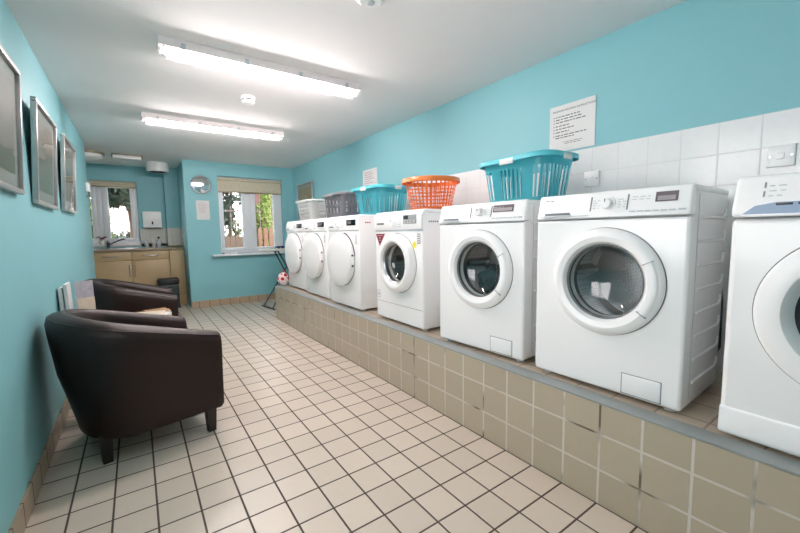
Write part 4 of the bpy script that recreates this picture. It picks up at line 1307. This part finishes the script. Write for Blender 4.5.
# ------------------------------------------------------------------ outside
ZG = -0.15
struct(MB().box(-12, 16, 7.65, 30, ZG-0.1, ZG).build('garden_ground', M['ground'], smooth=False))
def tree(label, loc, h, cr, cz0, m, n, seed, leaf=0.09, squash=1.0, cat='tree', name='tree', tr=0.05):
    t = thing(name, label, cat, loc)
    rr = random.Random(seed)
    k = MB()
    k.tube([(0, 0, 0), (0.05, 0.02, h*0.35), (-0.03, 0, h*0.7), (0, 0, h*0.95)], [tr, tr*0.85, tr*0.6, 0.012], 10)
    for i in range(9):
        a = rr.uniform(0, 2*PI); z = rr.uniform(cz0+0.1, h*0.8)
        k.tube([(0, 0, z), (math.cos(a)*cr*0.4, math.sin(a)*cr*0.4, z+0.2), (math.cos(a)*cr*0.75, math.sin(a)*cr*0.75, z+0.3)], [0.03, 0.02, 0.006], 6)
    k.build('trunk', M['bark'], t)
    verts, faces = [], []
    cz = (h+cz0)/2; rz = (h-cz0)/2
    blobs = []
    for i in range(16):
        d = Vector((rr.gauss(0, 1), rr.gauss(0, 1), rr.gauss(0, 1))).normalized()*rr.uniform(0.3, 0.8)
        blobs.append((d, rr.uniform(0.25, 0.45)))
    for i in range(n):
        b, br = rr.choice(blobs)
        d = Vector((rr.gauss(0, 1), rr.gauss(0, 1), rr.gauss(0, 1))).normalized()*br*rr.uniform(0.6, 1.0)
        p = b+d
        c = Vector((p.x*cr, p.y*cr*squash, cz+p.z*rz))
        u = Vector((rr.gauss(0, 1), rr.gauss(0, 1), rr.gauss(0, 1))).normalized()
        v = u.orthogonal().normalized()
        s = leaf*rr.uniform(0.6, 1.2)
        b0 = len(verts)
        verts += [c-u*s, c+v*s*0.45, c+u*s, c-v*s*0.45]
        faces.append((b0, b0+1, b0+2, b0+3))
    me = bpy.data.meshes.new('foliage'); me.from_pydata(verts, [], faces); me.materials.append(m)
    o = bpy.data.objects.new('foliage', me); COL.objects.link(o); o.parent = t
    return t
tree('dark leaved tree seen in the left pane of the window by the mirror', (1.98, 10.5, ZG), 4.0, 0.62, 1.5, M['leaf_dark'], 4200, 1)
tree('lime green tall shrub seen in the right pane of the window by the mirror', (2.72, 9.9, ZG), 2.6, 0.36, 0.5, M['leaf_light'], 4200, 2, 0.05, cat='shrub', name='garden_shrub')
tree('small green shrub behind the railings outside', (2.45, 11.9, ZG), 1.7, 0.4, 0.3, M['leaf_mid'], 900, 3, 0.06, cat='shrub', name='garden_shrub')
tree('dark conifer filling the top of the kitchen window', (-0.10, 10.6, ZG), 4.2, 1.15, 1.55, M['leaf_dark'], 7500, 4, 0.12)
tree('green bush at the left of the kitchen window', (-0.75, 8.9, ZG), 2.2, 0.45, 0.3, M['leaf_mid'], 2200, 5, 0.08, cat='shrub', name='garden_shrub')
tree('dark hedge bush at the bottom of the kitchen window', (0.10, 13.2, ZG), 1.5, 1.05, 0.1, M['leaf_dark'], 3200, 6, 0.08, cat='shrub', name='garden_shrub')

def picket(label, x0, x1, y, h, m, pitch, wd):
    t = thing('garden_fence', label, 'fence', ((x0+x1)/2, y, ZG))
    hw = (x1-x0)/2
    k = MB()
    n = int((x1-x0)/pitch)
    for i in range(n+1):
        x = -hw+i*pitch
        k.prism([(x-wd/2, 0.05), (x+wd/2, 0.05), (x+wd/2, h-0.04), (x, h), (x-wd/2, h-0.04)], -0.012, 0.012, 'Y')
    k.build('pickets', m, t, smooth=False)
    for z in (0.25, h-0.25):
        MB().box(-hw, hw, 0.012, 0.05, z, z+0.08).build('rail', m, t, smooth=False)
    for x in (-hw, hw):
        MB().box(x-0.045, x+0.045, 0.05, 0.14, 0, h+0.05, 0.006).build('post', m, t)
    return t
picket('brown picket fence outside the right pane of the window by the mirror', 2.22, 4.0, 8.9, 1.40, M['fence'], 0.125, 0.085)
picket('weathered low board fence outside the left pane of the window by the mirror', 1.1, 2.16, 8.75, 1.22, M['fence_dark'], 0.105, 0.10)
t = thing('garden_railing', 'dark iron railing standing behind the weathered board fence', 'railing', (1.75, 9.15, ZG))
for i in range(9):
    MB().cyl((-0.6+i*0.16, 0, 0), (-0.6+i*0.16, 0, 1.88), 0.012, 8).build('bar', M['iron'], t)
for z in (0.3, 1.76):
    MB().box(-0.62, 0.70, -0.012, 0.012, z, z+0.03).build('rail', M['iron'], t, smooth=False)
t = thing('neighbour_house', 'dark red brick house at the right behind the lime shrub', 'house', (5.05, 12.5, ZG))
MB().box(-1.4, 1.4, 0, 3, 0, 3.0).build('house_wall', M['brick'], t, smooth=False)
MB().prism([(-1.6, 3.0), (1.6, 3.0), (0, 4.4)], -0.2, 3.2, 'Y').build('roof', M['roof'], t, smooth=False)
t = thing('pale_house', 'pale rendered house seen through the kitchen window', 'house', (-0.3, 15.5, ZG))
MB().box(-4.5, 1.6, 0, 4, 0, 2.9).build('house_wall', M['render'], t, smooth=False)
MB().prism([(-0.2, 2.9), (4.2, 2.9), (2.0, 4.6)], -4.7, 1.8, 'X').build('roof', M['roof'], t, smooth=False)
